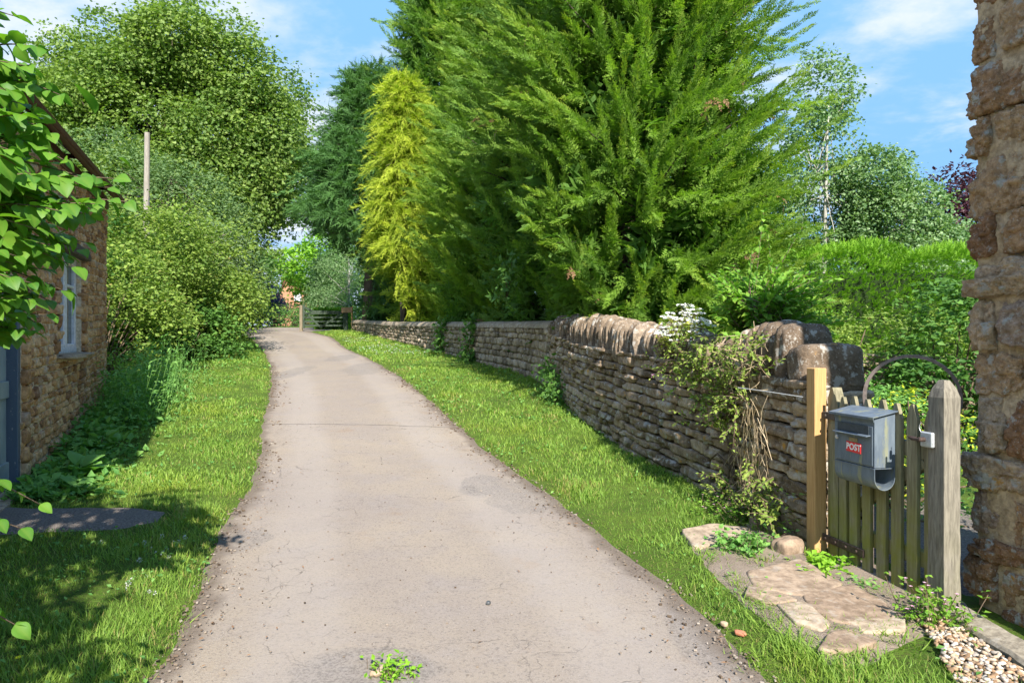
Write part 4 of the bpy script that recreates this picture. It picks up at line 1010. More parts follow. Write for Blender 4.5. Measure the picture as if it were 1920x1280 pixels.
R = np.random.default_rng(41)
# ------------------------------------------------------------------ leaf shapes (TV, TF, tip)
def T_(V, F, tip): return np.array(V, float), np.array(F), np.array(tip, float)
LEAF = T_([[0,0,0],[-.30,.42,.07],[0,.5,0],[.30,.42,.07],[0,1,-.12]], [[0,2,1],[0,3,2],[1,2,4],[2,3,4]], [0,0,0,0,.3])
LEAFN = T_([[0,0,0],[-.17,.45,.05],[.17,.45,.05],[0,1,-.15]], [[0,2,1],[1,2,3]], [0,0,0,.3])
LOBED = T_([[0,0,0],[-.48,.28,.05],[-.22,.5,.0],[-.36,.80,.04],[0,.62,.0],[0,1.05,-.1],[.36,.80,.04],[.22,.5,0],[.48,.28,.05]],
           [[0,2,1],[0,4,2],[2,4,3],[4,5,3],[4,6,5],[0,7,4],[4,7,6],[0,8,7]], [0]*9)
def big_leaf(nl=8):
    t = np.linspace(0,1,nl+1); w = .40*np.sin(pi*t**.80)**.85*(1-.25*t); w[0]=.015; w[-1]=.003
    V=[]; tip=[]
    for k in range(nl+1):
        dz = -.30*t[k]**2
        for q, f in ((-1,.10),(-.5,.075),(0,0),(.5,.075),(1,.10)):
            V.append([q*w[k], t[k]*(1-.08*t[k]), dz+f*(w[k]/.4)*(1 if abs(q) < 1 else .75)+.012*sin(t[k]*26)*abs(q)]); tip.append(.25 if q == 0 else 0)
    F=[]
    for k in range(nl):
        for j in range(4): a=k*5+j; F.append([a,a+1,a+6,a+5])
    return np.array(V), np.array(F), np.array(tip)
BIGLEAF = big_leaf()
def spray(n=13, spread=.36, droop=.12, seed=0, w=.030):
    """flat feathery conifer frond: an axis with thin shoots on both sides, each shoot again with two side points"""
    r = np.random.default_rng(seed); V=[]; F=[]; tip=[]
    for k in range(n):
        t = .06+.9*k/(n-1); L = spread*(1-t*.82)*r.uniform(.75,1.15); a = radians(r.uniform(32,52))*(-1 if k%2 else 1)
        p = np.array([0,t*.86,-droop*t*t]); dv = np.array([sin(a), cos(a), r.uniform(-.25,.18)]); sd = np.array([dv[1],-dv[0],0])
        for (f0, f1, off) in ((0,1,0),(.35,.72,.42),(.3,.7,-.42)):
            q0 = p+dv*L*f0; d2 = dv*cos(off)+sd*sin(off); q1 = q0+d2*L*(f1 if off == 0 else .42); s2 = np.array([d2[1],-d2[0],.25])*w*(1 if off == 0 else .8)
            n0=len(V); m_ = q0*.55+q1*.45; V += [q0,m_-s2,q1,m_+s2]; F += [[n0,n0+1,n0+2,n0+3]]; tip += [0,.15*t,.5+.5*t,.15*t]
    n0=len(V); V += [[0,0,0],[-w*.7,.5,-droop*.25],[0,1,-droop],[w*.7,.5,-droop*.25]]; F.append([n0,n0+1,n0+2,n0+3]); tip += [0,.3,1,.3]
    return np.array(V,float), np.array(F), np.array(tip,float)
SPR = [spray(9,.46,.10,s,.044) for s in range(3)]
SPR_D = [spray(12,.30,.40,s+9,.034) for s in range(3)]
SPR_S = [spray(7,.42,.12,s+20,.05) for s in range(2)]

# ------------------------------------------------------------------ generic growth
def ell_clumps(ells, n, shell=.72, cull=.62, gap=-.45, gsc=.9, zmin=None, seed=0):
    """clump centres and outward directions on a union of ellipsoids (cx,cy,cz,rx,ry,rz)"""
    E = np.array(ells, float); area = (E[:,3]*E[:,4]+E[:,3]*E[:,5]+E[:,4]*E[:,5]); pr = area/area.sum()
    m_ = int(n*2.2); k = R.choice(len(E), m_, p=pr); u = rand_dirs(m_)
    rad = shell+(1-shell)*R.random(m_)**.6; rad *= 1+.17*vnoise(E[k,:3]+u*E[k,3:], .9*gsc, 2, seed+2)
    C = E[k,:3]+u*E[k,3:]*rad[:,None]; O = nrm(u/E[k,3:])
    ok = np.ones(m_, bool)
    for j in range(len(E)):
        dd = np.linalg.norm((C-E[j,:3])/E[j,3:], axis=1); ok &= (k == j) | (dd > cull)
    ok &= vnoise(C, gsc, 2, seed) > gap
    if zmin is not None: ok &= C[:,2] > zmin(C)
    C, O = C[ok][:n], O[ok][:n]; return C, O
def leafy(mb, C, O, per, size, cr, T, up=.55, outw=.7, rndm=.5, droop=.25, flat=.7, bulge=2.0, loose=.18):
    """leaves laid over small domes (the ends of boughs) so that each dome has a lit top and a shaded underside"""
    K = len(C)
    if K == 0: return
    rad = cr*bulge*np.exp(R.normal(0,.35,K)); w = rad**2; cnt = np.maximum(4, (per*K*w/w.sum())).astype(int)
    ix = np.repeat(np.arange(K), cnt); N = len(ix); c, o = C[ix], O[ix]
    u = nrm(rand_dirs(N)+o*.75+np.array([0,0,.30])); sq = R.uniform(.5,.9,K)[ix]
    rr = rad[ix]*(.55+.5*R.random(N)**.5); lx = R.random(N) < loose; rr = np.where(lx, rr*R.uniform(1,1.55,N), rr)
    p = c+u*rr[:,None]*np.c_[np.ones(N),np.ones(N),sq]
    nz = nrm(u*outw+np.array([0,0,up])+R.normal(0, rndm, (N,3)))
    y = nrm(R.normal(0,1,(N,3))*[1,1,.4]+u*.7-np.array([0,0,droop])); x = nrm(np.cross(y, nz)); z = np.cross(x, y)
    cn = np.clip(.42+.6*vnoise(C, .8/max(cr*2,.25), 2, 7)+R.normal(0,.20,K), 0, 1)
    r_ = np.clip(cn[ix]*.75+R.normal(.12,.2,N), 0, 1)
    mb.scatter(T, p, x, y, z, size*R.uniform(.6,1.3,N), r_)
def shoots(mb, C, O, n, L, size, T, up=.55, droop=.35, k=11):
    """loose leafy shoots that break the outline"""
    i = R.integers(0, len(C), n); c, o = C[i], O[i]; d = nrm(o*.75+np.array([0,0,up])+R.normal(0,.35,(n,3))); ln = L*R.uniform(.5,1.4,n)
    t = np.linspace(.05,1,k); p = c[:,None]+d[:,None]*(ln[:,None]*t)[...,None]-np.array([0,0,1.])*(droop*ln[:,None]*t**2)[...,None]
    az = np.arange(k)*2.4; side = np.stack([np.cos(az),np.sin(az),.2+0*az],-1)[None]+d[:,None]*.6; side = nrm(side.reshape(-1,3)+R.normal(0,.25,(n*k,3)))
    X, Y, Z = frames(side, up=(0,-.3,1), roll=.45)
    rn = np.clip(np.repeat(R.uniform(.35,1,n),k)+R.normal(0,.12,n*k),0,1); tp = np.repeat(np.where(R.random(n) < .22, R.uniform(.3,.9,n), 0),k)*np.tile(t**2,n)
    mb.scatter(T, p.reshape(-1,3), X, Y, Z, size*(1.15-.45*np.tile(t,n))*R.uniform(.75,1.2,n*k), rn); m_ = len(T[0]); mb.B[-1] = np.maximum(mb.B[-1]*0, np.repeat(tp, m_))
def limbs(mb, base, trunk, r0, targets, n, sides=7, bend=.15):
    """tapered trunk through the points TRUNK and limbs out to a sample of targets"""
    tr = np.array(trunk, float); rr = np.linspace(r0, r0*.22, len(tr)); mb.tube(tr, rr, sides+2)
    if len(targets) == 0: return
    for q in targets[R.choice(len(targets), min(n, len(targets)), replace=False)]:
        k = R.integers(max(1, len(tr)//3), len(tr)); s = tr[k]; t = np.linspace(0,1,6)[:,None]
        pts = s+(q-s)*t+np.array([0,0,1.])*(np.sin(pi*t)*bend*np.linalg.norm(q-s))*R.uniform(-.4,1)+R.normal(0,.03,(6,3))*np.linalg.norm(q-s)*np.sin(pi*t)
        mb.tube(pts, np.linspace(rr[k]*.45, r0*.05, 6), 5)
def trunk_pts(x, y, h, lean=(0,0), n=7):
    z0 = float(zf(y))-.2; t = np.linspace(0,1,n)
    return np.c_[x+lean[0]*t+.06*np.sin(t*7+x)*h*.1, y+lean[1]*t, z0+h*t]
def broad_tree(name, label, x, y, ells, nclump, per, size, cr, T, lmat, bmat, r0, nl=26, group=None, gap=-.45, cat='tree', lean=(0,0), shell=.7, zmin=None, gsc=.9, th=None, **kw):
    t = thing(name, label, cat, (x,y,float(zf(y))), group)
    C, O = ell_clumps(ells, nclump, shell, gap=gap, zmin=zmin, seed=int(abs(x*13+y*7))%97, gsc=gsc)
    E = np.array(ells); h = th or (E[:,2]+E[:,5]*.5).max()-float(zf(y))
    b = MB(); limbs(b, None, trunk_pts(x,y,h,lean), r0, C, nl); b.build('trunk', bmat, t, smooth=True)
    b = MB(); leafy(b, C, O, per, size, cr, T, **kw); shoots(b, C, O, int(len(C)*.9), cr*2.6, size, T, up=.2); b.build('crown', lmat, t); return t
def shrub(name, label, x, y, ells, nclump, per, size, cr, T, lmat, bmat, nst=14, group=None, gap=-.6, cat='shrub', gsc=1.3, stems=True, rs=.02, shell=.62, sprigs=0, **kw):
    z0 = float(zf(y)); t = thing(name, label, cat, (x,y,z0), group)
    C, O = ell_clumps(ells, nclump, shell, gap=gap, zmin=lambda q: zf(q[:,1])+.02, seed=int(abs(x*11+y*5))%89, gsc=gsc)
    if stems:
        b = MB()
        for q in C[R.choice(len(C), min(nst,len(C)), replace=False)]:
            s = np.array([x+R.normal(0,.12), y+R.normal(0,.12), z0-.05]); tt = np.linspace(0,1,6)[:,None]
            b.tube(s+(q-s)*tt+np.array([0,0,1.])*np.sin(pi*tt)*.12*np.linalg.norm(q-s), np.linspace(rs,rs*.3,6), 5)
        b.build('stems', bmat, t, smooth=True)
    b = MB(); leafy(b, C, O, per, size, cr, T, **kw)
    if sprigs: shoots(b, C, O, sprigs*4, min(.9, size*8), size, T)
    b.build('foliage', lmat, t); return t

def conifer(name, label, x, y, h, rad, nplume, per, psize, mat, spr, upang, z0=0.0, group=None, prof=None, wob=.16, fill=2200, front=True, plume_len=.95, droopy=0.0, br=.2, spread=1.0, fsz=.55, oz=1.5, osl=.5, omax=2.2, dead=0, lv=.33):
    """a tall conifer built of feathery plumes: each plume an axis clothed in fronds; an inner mass of shaded fronds behind them"""
    zb = float(zf(y)); t = thing(name, label, 'tree', (x,y,zb), group)
    prof = prof or (lambda q: np.clip((1-q)**.62*1.06, 0, 1)*np.clip(.80+q*1.6, 0, 1))
    m_ = nplume; q = R.random(m_)**1.12; az = R.uniform(0, 2*pi, m_)
    if front:                                                  # more of them on the sides that can be seen
        k = (np.sin(az) > .45) & (R.random(m_) < .65); az[k] = -az[k]
    u = np.c_[np.cos(az), np.sin(az), 0*az]
    rr = prof(q)*rad*(1+wob*vnoise(np.c_[np.cos(az)*2.1, np.sin(az)*2.1, q*h*.55], 1.0, 3, int(abs(x*7+y))%50))
    depth = R.random(m_)**1.6*.46
    base = np.array([x,y,zb+z0])+u*(rr*(1-depth)*.86)[:,None]+np.c_[0*az,0*az,q*h]
    ua = upang+R.normal(0,.30,m_)+q*.12
    ax = nrm(u*np.cos(ua)[:,None]+np.array([0,0,1.])*np.sin(ua)[:,None]+R.normal(0,.24,(m_,3)))
    L = plume_len*np.clip(np.exp(R.normal(0,lv,m_)),.4,1.55)*(.55+.45*prof(q))
    tipp = base+ax*(L*.9)[:,None]; over = np.clip((tipp[:,2]-zb-oz)*osl, -.35, omax); ok = (tipp[:,0] > wall_x(tipp[:,1])-over) & (base[:,0] > wall_x(base[:,1])+.1-over)
    q, az, u, rr, depth, base, ua, ax, L = q[ok], az[ok], u[ok], rr[ok], depth[ok], base[ok], ua[ok], ax[ok], L[ok]; m_ = len(q)
    b = MB(); tb = MB()
    pr = R.random(m_)
    tt = np.tile(np.linspace(0.02,1,per), m_); pi_ = np.repeat(np.arange(m_), per)
    A = ax[pi_]; p = base[pi_]+A*(tt*L[pi_])[:,None]-np.array([0,0,1.])*(droopy*tt**2*L[pi_])[:,None]
    ang = np.tile(np.arange(per)*2.4, m_)+R.uniform(0,2*pi,m_)[pi_]
    X, Y, Zz = frames(A, roll=.15); side = X*np.cos(ang)[:,None]+Zz*np.sin(ang)[:,None]
    dv = nrm(A*(.75+.6*tt)[:,None]+side*(.75*(1.1-.75*tt)*spread)[:,None]-np.array([0,0,1.])*droopy*.6)
    sx, sy, sz = frames(dv, up=u[pi_]*.75+np.array([0,0,.6]), roll=.55)
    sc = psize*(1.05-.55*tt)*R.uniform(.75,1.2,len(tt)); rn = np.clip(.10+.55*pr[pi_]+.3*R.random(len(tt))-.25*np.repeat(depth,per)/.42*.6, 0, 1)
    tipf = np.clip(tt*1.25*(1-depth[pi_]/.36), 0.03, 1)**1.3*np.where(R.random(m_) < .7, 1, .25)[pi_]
    w = R.integers(0, len(spr), len(tt))
    for s_ in range(len(spr)):
        k = w == s_; TV, TF, tp = spr[s_]; n0 = len(b.B)
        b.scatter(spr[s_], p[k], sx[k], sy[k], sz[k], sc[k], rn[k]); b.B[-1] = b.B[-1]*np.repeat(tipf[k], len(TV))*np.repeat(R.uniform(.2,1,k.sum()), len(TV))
    # shaded inner mass
    q = R.random(fill)**1.1; az = R.uniform(0,2*pi,fill); u2 = np.c_[np.cos(az),np.sin(az),0*az]
    r2 = prof(q)*rad*R.uniform(.35,.80,fill)
    c = np.array([x,y,zb+z0])+u2*r2[:,None]+np.c_[0*az,0*az,q*h*.97]
    k = c[:,0] > wall_x(c[:,1])+.45-np.clip((c[:,2]-zb-oz)*osl,0,omax); c, u2 = c[k], u2[k]; fill = len(c)
    sx, sy, sz = frames(u2+np.array([0,0,.5])+R.normal(0,.6,(fill,3)), roll=.8)
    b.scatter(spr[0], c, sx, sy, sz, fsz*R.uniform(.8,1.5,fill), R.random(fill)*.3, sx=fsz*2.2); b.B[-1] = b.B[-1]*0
    b.build('foliage', mat, t)
    if dead:
        i = R.choice(m_, dead); db = MB(); ii = np.repeat(i, 5); pp = base[ii]+ax[ii]*(L[ii]*R.uniform(.3,.75,len(ii)))[:,None]+R.normal(0,.06,(len(ii),3))
        X3, Y3, Z3 = frames(ax[ii]*.4+R.normal(0,.4,(len(ii),3))-np.array([0,0,.55]), up=u[ii], roll=.4); db.scatter(SPR[0], pp, X3, Y3, Z3, .24*R.uniform(.6,1.3,len(ii)), R.random(len(ii))); db.build('dead_foliage', L_dead, t)
    tb.tube(trunk_pts(x,y,h*.92), np.linspace(rad*.13,.03,7), 9)
    for i in R.choice(m_, min(150,m_), replace=False):
        s0_ = np.array([x,y,base[i,2]-R.uniform(.2,.7)]); tb.tube([s0_, (s0_+base[i])/2-[0,0,.05], base[i], base[i]+ax[i]*L[i]*.6], [.05,.035,.02,.006], 4, cap=False)
    tb.build('trunk', M_bark, t, smooth=True); return t

L_dead = leaf_mat('dead_cypress_brown', (.10,.055,.03), (.24,.14,.075), None, .2, tsat=(1,1,.9))
# ------------------------------------------------------------------ conifers behind the garden wall
G = 'tall conifers behind the garden wall'
ley = lambda q: np.clip((1-q)**.55*1.05, 0, 1)*np.clip(.86+q*1.2, 0, 1)
conifer('cypress_tree', 'huge bushy bright green cypress with yellow tipped plumes overhanging the upright coping', 2.15, 11.8, 12.5, 2.2, 1500, 40, .28, L_ley, SPR, .30, .25, G, lambda q: np.clip((1-q)**.55*1.05,0,1)*np.clip(.74+q*1.9,0,1), .26, 3400, dead=26, plume_len=1.15, lv=.45)
conifer('cypress_tree', 'dark shaded green cypress between the bright cypress and the golden conifer', 1.5, 15.8, 14.0, 2.75, 1350, 34, .34, L_ley2, SPR, .24, .2, G, ley, .22, 3200, plume_len=1.3, lv=.42, dead=24)
conifer('cypress_tree', 'tall olive green cypress just right of the golden conifer with ragged top against the sky', -.3+.6, 20.2, 14.5, 2.75, 1250, 30, .42, L_ley, SPR, .36, .2, G, ley, .22, 3000, plume_len=1.4)
conifer('golden_conifer', 'narrow golden yellow conifer with drooping sprays over the capped wall', -3.95, 25.0, 9.6, 1.25, 950, 20, .40, L_gold, SPR_D, .05, .15, G, lambda q: np.clip((1-q)**.5*1.02,0,1), .25, 1300, plume_len=1.0, droopy=.55)
conifer('cedar_tree', 'dark blue green conifer with layered drooping boughs at the far end of the wall', -6.6, 32.0, 11.6, 3.9, 1000, 22, .75, L_cedar, SPR_D, .12, .5, G, lambda q: np.clip((1-q)**.75*1.2,0,1)*np.clip(.5+q*2.2,0,1), .30, 2200, plume_len=1.7, droopy=.35, fsz=.8, oz=3.6, osl=1.6, omax=3.6)
conifer('cypress_tree', 'tall green cypress standing behind the golden conifer, its top out of view', -2.9, 29.2, 22.0, 2.15, 1150, 22, .55, L_ley2, SPR, .36, .3, G, ley, .26, 2600, plume_len=1.6, fsz=.8)

# ------------------------------------------------------------------ left side: big plane tree, bushes, hedge bank
x, y = -19.8, 39.0
broad_tree('plane_tree', 'large spreading light green tree behind the telegraph pole', x, y,
  [(x+.3,y,12.6,5.6,5.2,4.4),(x-3.6,y,12.0,3.3,4.0,3.9),(x+3.6,y-.5,11.6,2.7,3.4,3.5),(x+.6,y,16.0,3.0,3.0,2.2),(x-3.0,y,15.0,2.8,3.0,1.9),(x+2.8,y-1.5,9.2,2.9,3.4,3.0),(x-1,y-1.5,8.8,4.4,3.6,3.2)]+[(x+.2+6.3*cos(a)*k_,y-1.2+R.normal(0,1),12.2+6.0*sin(a)*k_,r_,r_,r_*.8) for a,k_,r_ in zip(np.linspace(-.4,3.3,17)+R.normal(0,.08,17),R.uniform(.80,.98,17),R.uniform(.7,1.6,17))],
  640, 290, .17, .56, LOBED, L_syc, M_bark, .36, 70, gap=-.42, droop=.45, gsc=.5, shell=.62, loose=.42, rndm=.7)
GB = 'bushes and trees on the left bank'
x, y = -15.2, 30.5
broad_tree('willow_tree', 'dull green feathery tree behind the telegraph pole base', x, y, [(x,y,6.2,3.0,2.6,3.0),(x-2.5,y,7.4,2.6,2.5,3.4),(x+1.6,y-1,4.6,2.0,2,2.2)], 700, 26, .20, .36, LEAFN, L_willow, M_bark, .2, 30, GB)
x, y = -13.3, 28.0
t = broad_tree('dead_bush', 'half dead bush with bare grey twigs sticking out', x, y, [(x,y,4.9,1.6,1.4,1.5),(x+1.0,y,4.2,1.4,1.2,1.3)], 170, 24, .17, .32, LEAFN, L_grey, M_deadwood, .12, 50, GB, cat='bush')
b = MB()
for k in range(60):
    s = np.array([x+R.normal(0,.6), y-.9+R.normal(0,.4), 5.2+R.normal(0,.5)]); e = s+nrm(R.normal(0,1,3)*[1,.7,.6]+[.1,-.2,.35])*R.uniform(.5,1.3); b.tube([s,(s+e)/2+R.normal(0,.08,3),e],[.02,.014,.005],4)
for k in range(3):
    s = np.array([x-1.0+.5*k, y-.8, 5.0]); tt = np.linspace(0,1,9)[:,None]; b.tube(s+tt*[1.9-.5*k,0,.4]+np.sin(pi*tt)*[0,0,1.0], np.linspace(.05,.02,9), 5)
b.build('bare_twigs', M_deadwood, t)
def H(px, py, d): return P(px, py, d)
# flowering hazel bushes: light green, from the cottage corner to the lane bend
sh = [('pale green bush with mixed leaves right beside the cottage corner', -8.5,14.6,[(-8.6,14.8,2.0,1.3,1.4,1.5),(-9.0,15.2,3.0,1.2,1.2,1.1)], 420, L_hazel, .085),
      ('tall light green hazel bush in front of the telegraph pole', -9.9,18.0,[(-9.9,18.0,2.7,1.8,1.6,1.8),(-9.4,18.2,3.9,1.3,1.4,1.2),(-11.2,18.6,3.7,1.6,1.4,1.6)], 760, L_hazel, .09),
      ('broad yellow green bush with reddish shoots above the left verge', -9.9,20.5,[(-9.9,20.5,2.6,2.0,1.7,1.7),(-9.3,20.6,3.4,1.6,1.5,1.2),(-10.8,20.8,4.2,1.5,1.3,1.0)], 760, L_hazel, .10),
      ('rounded dark leaved bush low at the edge of the left verge', -8.7,18.9,[(-8.9,18.9,1.75,1.2,1.1,.85),(-9.8,18.3,1.6,1.1,1.0,.8)], 380, L_bush, .095),
      ('leafy green bush leaning to the lane at the bend', -11.2,25.2,[(-11.2,25.2,2.9,1.6,1.6,1.6),(-10.6,25.3,2.2,1.2,1.2,.9),(-11.9,25.6,3.7,1.4,1.4,1.1)], 560, L_hazel, .12),
      ('low bright bush at the last bend of the lane', -13.0,29.6,[(-12.9,29.6,2.75,1.3,1.2,1.2),(-13.8,29.9,3.4,1.4,1.3,1.2)], 380, L_bush, .13),
      ('tangle of tall green growth behind the cottage gable', -11.0,16.2,[(-11.2,16.4,2.6,1.7,1.3,2.2),(-10.4,16.2,3.6,1.2,1.1,1.3)], 520, L_bush, .085)]
for i, (lb, x, y, E, n, m_, sz) in enumerate(sh):
    shrub('bush', lb, x-(.75 if y > 24 else .3), y, [(a_-(.75 if y > 24 else .3),b__,c__-.2,*r__) for a_,b__,c__,*r__ in E], int(n*.30), 105, sz*1.15, .20 if sz < .1 else .26, LEAF, m_, M_twig, 26, GB, sprigs=95, gap=-.3, gsc=1.7, shell=.58, loose=.38, rndm=.7)
# big trees and dark evergreens farther up the left side
FT = 'far trees beyond the top of the lane'
for nm, lb, x, y, E, n, m_, sz in [
   ('dark_evergreen', 'dense dark evergreen bush at the turn of the lane', -16.2,38.5,[(-16.2,38.5,4.6,1.8,2,2.2),(-17.6,38.6,5.2,1.8,2,2.4),(-15.3,38.4,3.6,1.0,1.5,1.2)], 620, L_dark, .16),
   ('holly_tree', 'dark green tree under the drooping plane branches', -18.6,43.5,[(-18.6,43.5,5.6,2.0,2.2,2.6),(-17.6,43.5,4.6,1.3,1.8,1.6)], 520, L_dark, .18),
   ('shrub_tree', 'mid green round tree at the end of the sky gap', -22.8,58.0,[(-22.4,58,6.6,2.0,2.4,2.4),(-24.5,58,6.8,2.6,2.4,2.8)], 300, L_bush, .24),
   ('purple_bush', 'mauve flowering bush before the brick house', -16.3,44.2,[(-16.0,44.0,4.2,.9,.9,.9),(-15.4,44.0,3.5,.7,.8,.8)], 260, L_lilac, .12),
   ('lime_tree', 'bright green round tree in front of the brick house', -16.2,56.0,[(-16.3,56,7.2,1.9,2.2,2.1),(-15.6,56,8.6,1.7,2,1.7),(-15.7,55.5,5.0,1.2,1.4,1.4)], 300, L_hedge, .26),
   ('round_tree', 'deep green tree behind the little birch', -12.4,52.0,[(-12.4,52,6.2,2.2,2.2,3.0)], 420, L_bush, .24),
   ('pale_tree', 'pale green distant tree low on the skyline', -23.5,76.0,[(-24,76,7.6,4.0,3,3.2),(-29,76,8.0,4,3,3.4),(-34,77,9,5,3,4)], 420, L_hazel, .40)]:
    broad_tree(nm, lb, x, y, E, int(n*.5), 60, sz, sz*1.35, LEAF, m_, M_bark, .16, 18, FT, cat='bush' if 'bush' in nm or nm == 'dark_evergreen' else 'tree')
shrub('weed_bank', 'rough green weeds below the mauve bush', -14.6,42.2,[(-14.8,42.4,2.7,1.3,.9,.6),(-13.6,42.6,2.5,1.1,.8,.5),(-16.6,42.0,2.7,1.5,.9,.7),(-18.8,41.6,2.9,1.6,1,.9)], 320, 26, .15, .3, LEAFN, L_weed, M_twig, 10, cat='weeds')
x, y = -11.1, 43.5
t = broad_tree('birch_tree', 'small weeping birch with white trunk behind the clipped hedge', -10.4, 43.5, [(x,y,5.2,1.35,1.2,1.7),(x-.3,y,3.9,1.5,1.2,1.1),(x+.5,y,6.2,.9,.9,1.1)], 420, 26, .13, .30, LEAFN, L_birch, M_birchbark, .13, 16, FT, droop=1.2)
# clipped hedge behind the field gate
def hedge(name, label, x0, x1, y0, y1, z0f, z1f, n, T, size, mat, stemmat, tip=.6, wob=.06, front_only=True, rndm=.5, label_cat='hedge'):
    xm, ym = (x0+x1)/2, (y0+y1)/2; t = thing(name, label, label_cat, (xm,ym,float(zf(ym))))
    dx, dy = x1-x0, y1-y0; zt = z1f(0.5)-z0f; aF, aT, aS = dx*zt, dx*dy, dy*zt; pr = np.array([aF,aT,aF*.5,aS,aS]); pr /= pr.sum()
    k = R.choice(5, n, p=pr); a, c = R.random(n), R.random(n); p = np.zeros((n,3)); o = np.zeros((n,3))
    for f in range(5):
        q = k == f; top = np.array([z1f(v) for v in a[q]]) if q.any() else np.zeros(0)
        if f in (0,2): p[q] = np.c_[x0+dx*a[q], np.full(q.sum(), y0 if f == 0 else y1), z0f+(top-z0f)*c[q]]; o[q] = [0,-1 if f == 0 else 1,.15]
        elif f == 1: p[q] = np.c_[x0+dx*a[q], y0+dy*c[q], top]; o[q] = [0,0,1]
        else: p[q] = np.c_[np.full(q.sum(), x0 if f == 3 else x1), y0+dy*c[q], z0f+(z1f(0 if f == 3 else 1)-z0f)*a[q]]; o[q] = [-1 if f == 3 else 1,0,.15]
    p += o*(wob*2.2*vnoise(p, 1.6, 3, 4)+wob*.8*vnoise(p, 6, 2, 5)-R.random(n)*.10)[:,None]
    dv = nrm(o+np.array([0,0,.55])+R.normal(0,rndm,(n,3))); sx, sy, sz = frames(dv, roll=.6)
    b = MB(); w = R.integers(0,len(T),n); cl = np.clip(.5+.5*vnoise(p,2.6,2,6)+R.normal(0,.18,n),0,1)
    for s_ in range(len(T)):
        q = w == s_; b.scatter(T[s_], p[q], sx[q], sy[q], sz[q], size*R.uniform(.7,1.25,q.sum()), cl[q]); b.B[-1] = b.B[-1]*np.repeat(R.uniform(0,tip,q.sum()), len(T[s_][0]))
    b.build('foliage', mat, t)
    b = MB()
    for s in np.arange(x0+.2, x1, .45): b.tube([[s,ym,float(zf(ym))-.1],[s+.05,ym,z0f+zt*.5],[s,ym,z0f+zt*.85]],[.035,.025,.01],6)
    b.box([xm,ym,z0f+zt*.46],(dx-.3,max(dy-.3,.1),zt*.84),None,.2,.1); b.build('stems', stemmat, t); return t
M_inner = plain_mat('hedge_inner_twigs', (.02,.035,.012), .95, .05, 0, .3, 12)
hx0, hx1 = (588-960)/1280*36.2, (652-960)/1280*36.2
hedge('clipped_hedge', 'small clipped green hedge standing behind the field gate', hx0, hx1, 36.2, 37.6, 2.0, lambda a: 1.55+62/1280*36.2, 5200, [LEAF], .10, L_hedge, M_inner)
# bright clipped hedge across the garden
hd0 = 11.3
hedge('garden_hedge', 'long bright green clipped conifer hedge across the garden on the right', 3.35, 10.4, hd0, hd0+1.2, .5, lambda a: 1.55+(182-16*a+7*sin(a*21)+5*sin(a*47+1))/1280*hd0, 27000, SPR_S, .125, L_hedge, M_inner, .9, .08, rndm=.4)

# ------------------------------------------------------------------ birches and garden trees on the right
GT = 'garden trees behind the bright hedge'
x, y = 8.9, 19.6
t = thing('birch_tree', 'slender silver birch with white trunk and airy pointed crown', 'tree', (x,y,1.0), GT)
E = [(x+.05,y,8.5,.62,.6,1.2),(x+.05,y,6.9,1.1,.9,1.4),(x+.15,y,5.3,1.4,1.2,1.4),(x+.3,y,3.9,1.5,1.3,1.2)]
C, O = ell_clumps(E, 820, .35, .1, -.42, 1.2); k = (np.abs(C[:,0]-x+.2) > .32) | (C[:,1] > y+.1) | (R.random(len(C)) < .18) | (C[:,2] > 7.6); C, O = C[k], O[k]; b = MB(); tp = np.c_[x+.05*np.sin(np.linspace(0,5,9))+np.linspace(-.35,.05,9), np.full(9,y-.45), np.linspace(.9,8.5,9)]
limbs(b, None, tp, .09, C, 30, bend=.05); b.build('trunk', M_birchbark, t, smooth=True)
b = MB(); leafy(b, C, O, 25, .115, .24, LEAF, droop=.8, up=.3, rndm=.9, bulge=1.15); b.build('crown', L_birch, t)
for lb, x, y, E, n in [('loose birch leaning right of the slender silver birch', 11.2, 19.0, [(10.6,19,4.7,1.15,1.2,1.4),(10.1,19,5.9,.7,.8,.9),(11.2,19,3.8,1.2,1.2,1.1)], 560),
                   ('birch with grey green leaves rising left of the silver birch', 6.9, 21.0, [(6.9,21,5.0,1.3,1.3,2.0),(6.0,21,4.6,1.0,1.0,1.6),(7.2,21,6.6,.8,.9,1.0)], 420),
                   ('bushy young birch above the right end of the hedge', 13.0, 17.6, [(12.2,17.6,2.9,1.1,1.2,.8),(13.2,17.6,2.9,1.0,1.1,.7),(11.0,17.4,3.0,1.1,1.1,.8)], 460)]:
    broad_tree('birch_tree', lb, x, y, E, int(n*1.6), 26, .11, .26, LEAF, L_birch, M_birchbark, .07, 26, GT, shell=.4, gap=-.4, droop=.8, up=.3, rndm=.9, gsc=1.1, bulge=1.25)
broad_tree('plum_tree', 'dark purple leaved tree above the hedge near the stone building', 17.0, 25.5, [(16.7,25.5,5.7,1.3,1.3,1.1),(17.6,25.5,6.9,.9,1.2,1.1),(16.0,25.5,5.9,.7,1.0,.8)], 130, 60, .17, .30, LEAF, L_purple, M_bark, .12, 24, GT, shell=.4, gap=-.3)
broad_tree('garden_tree', 'mid green tree closing the view behind the birches', 9.5, 27.0, [(9.2,27,4.0,2.3,2,1.9),(13.0,27,4.0,2.3,2,1.6),(17,28,3.6,2.3,2,1.4)], 230, 60, .2, .42, LEAF, L_bush, M_bark, .15, 20, GT)
R = np.random.default_rng(51)
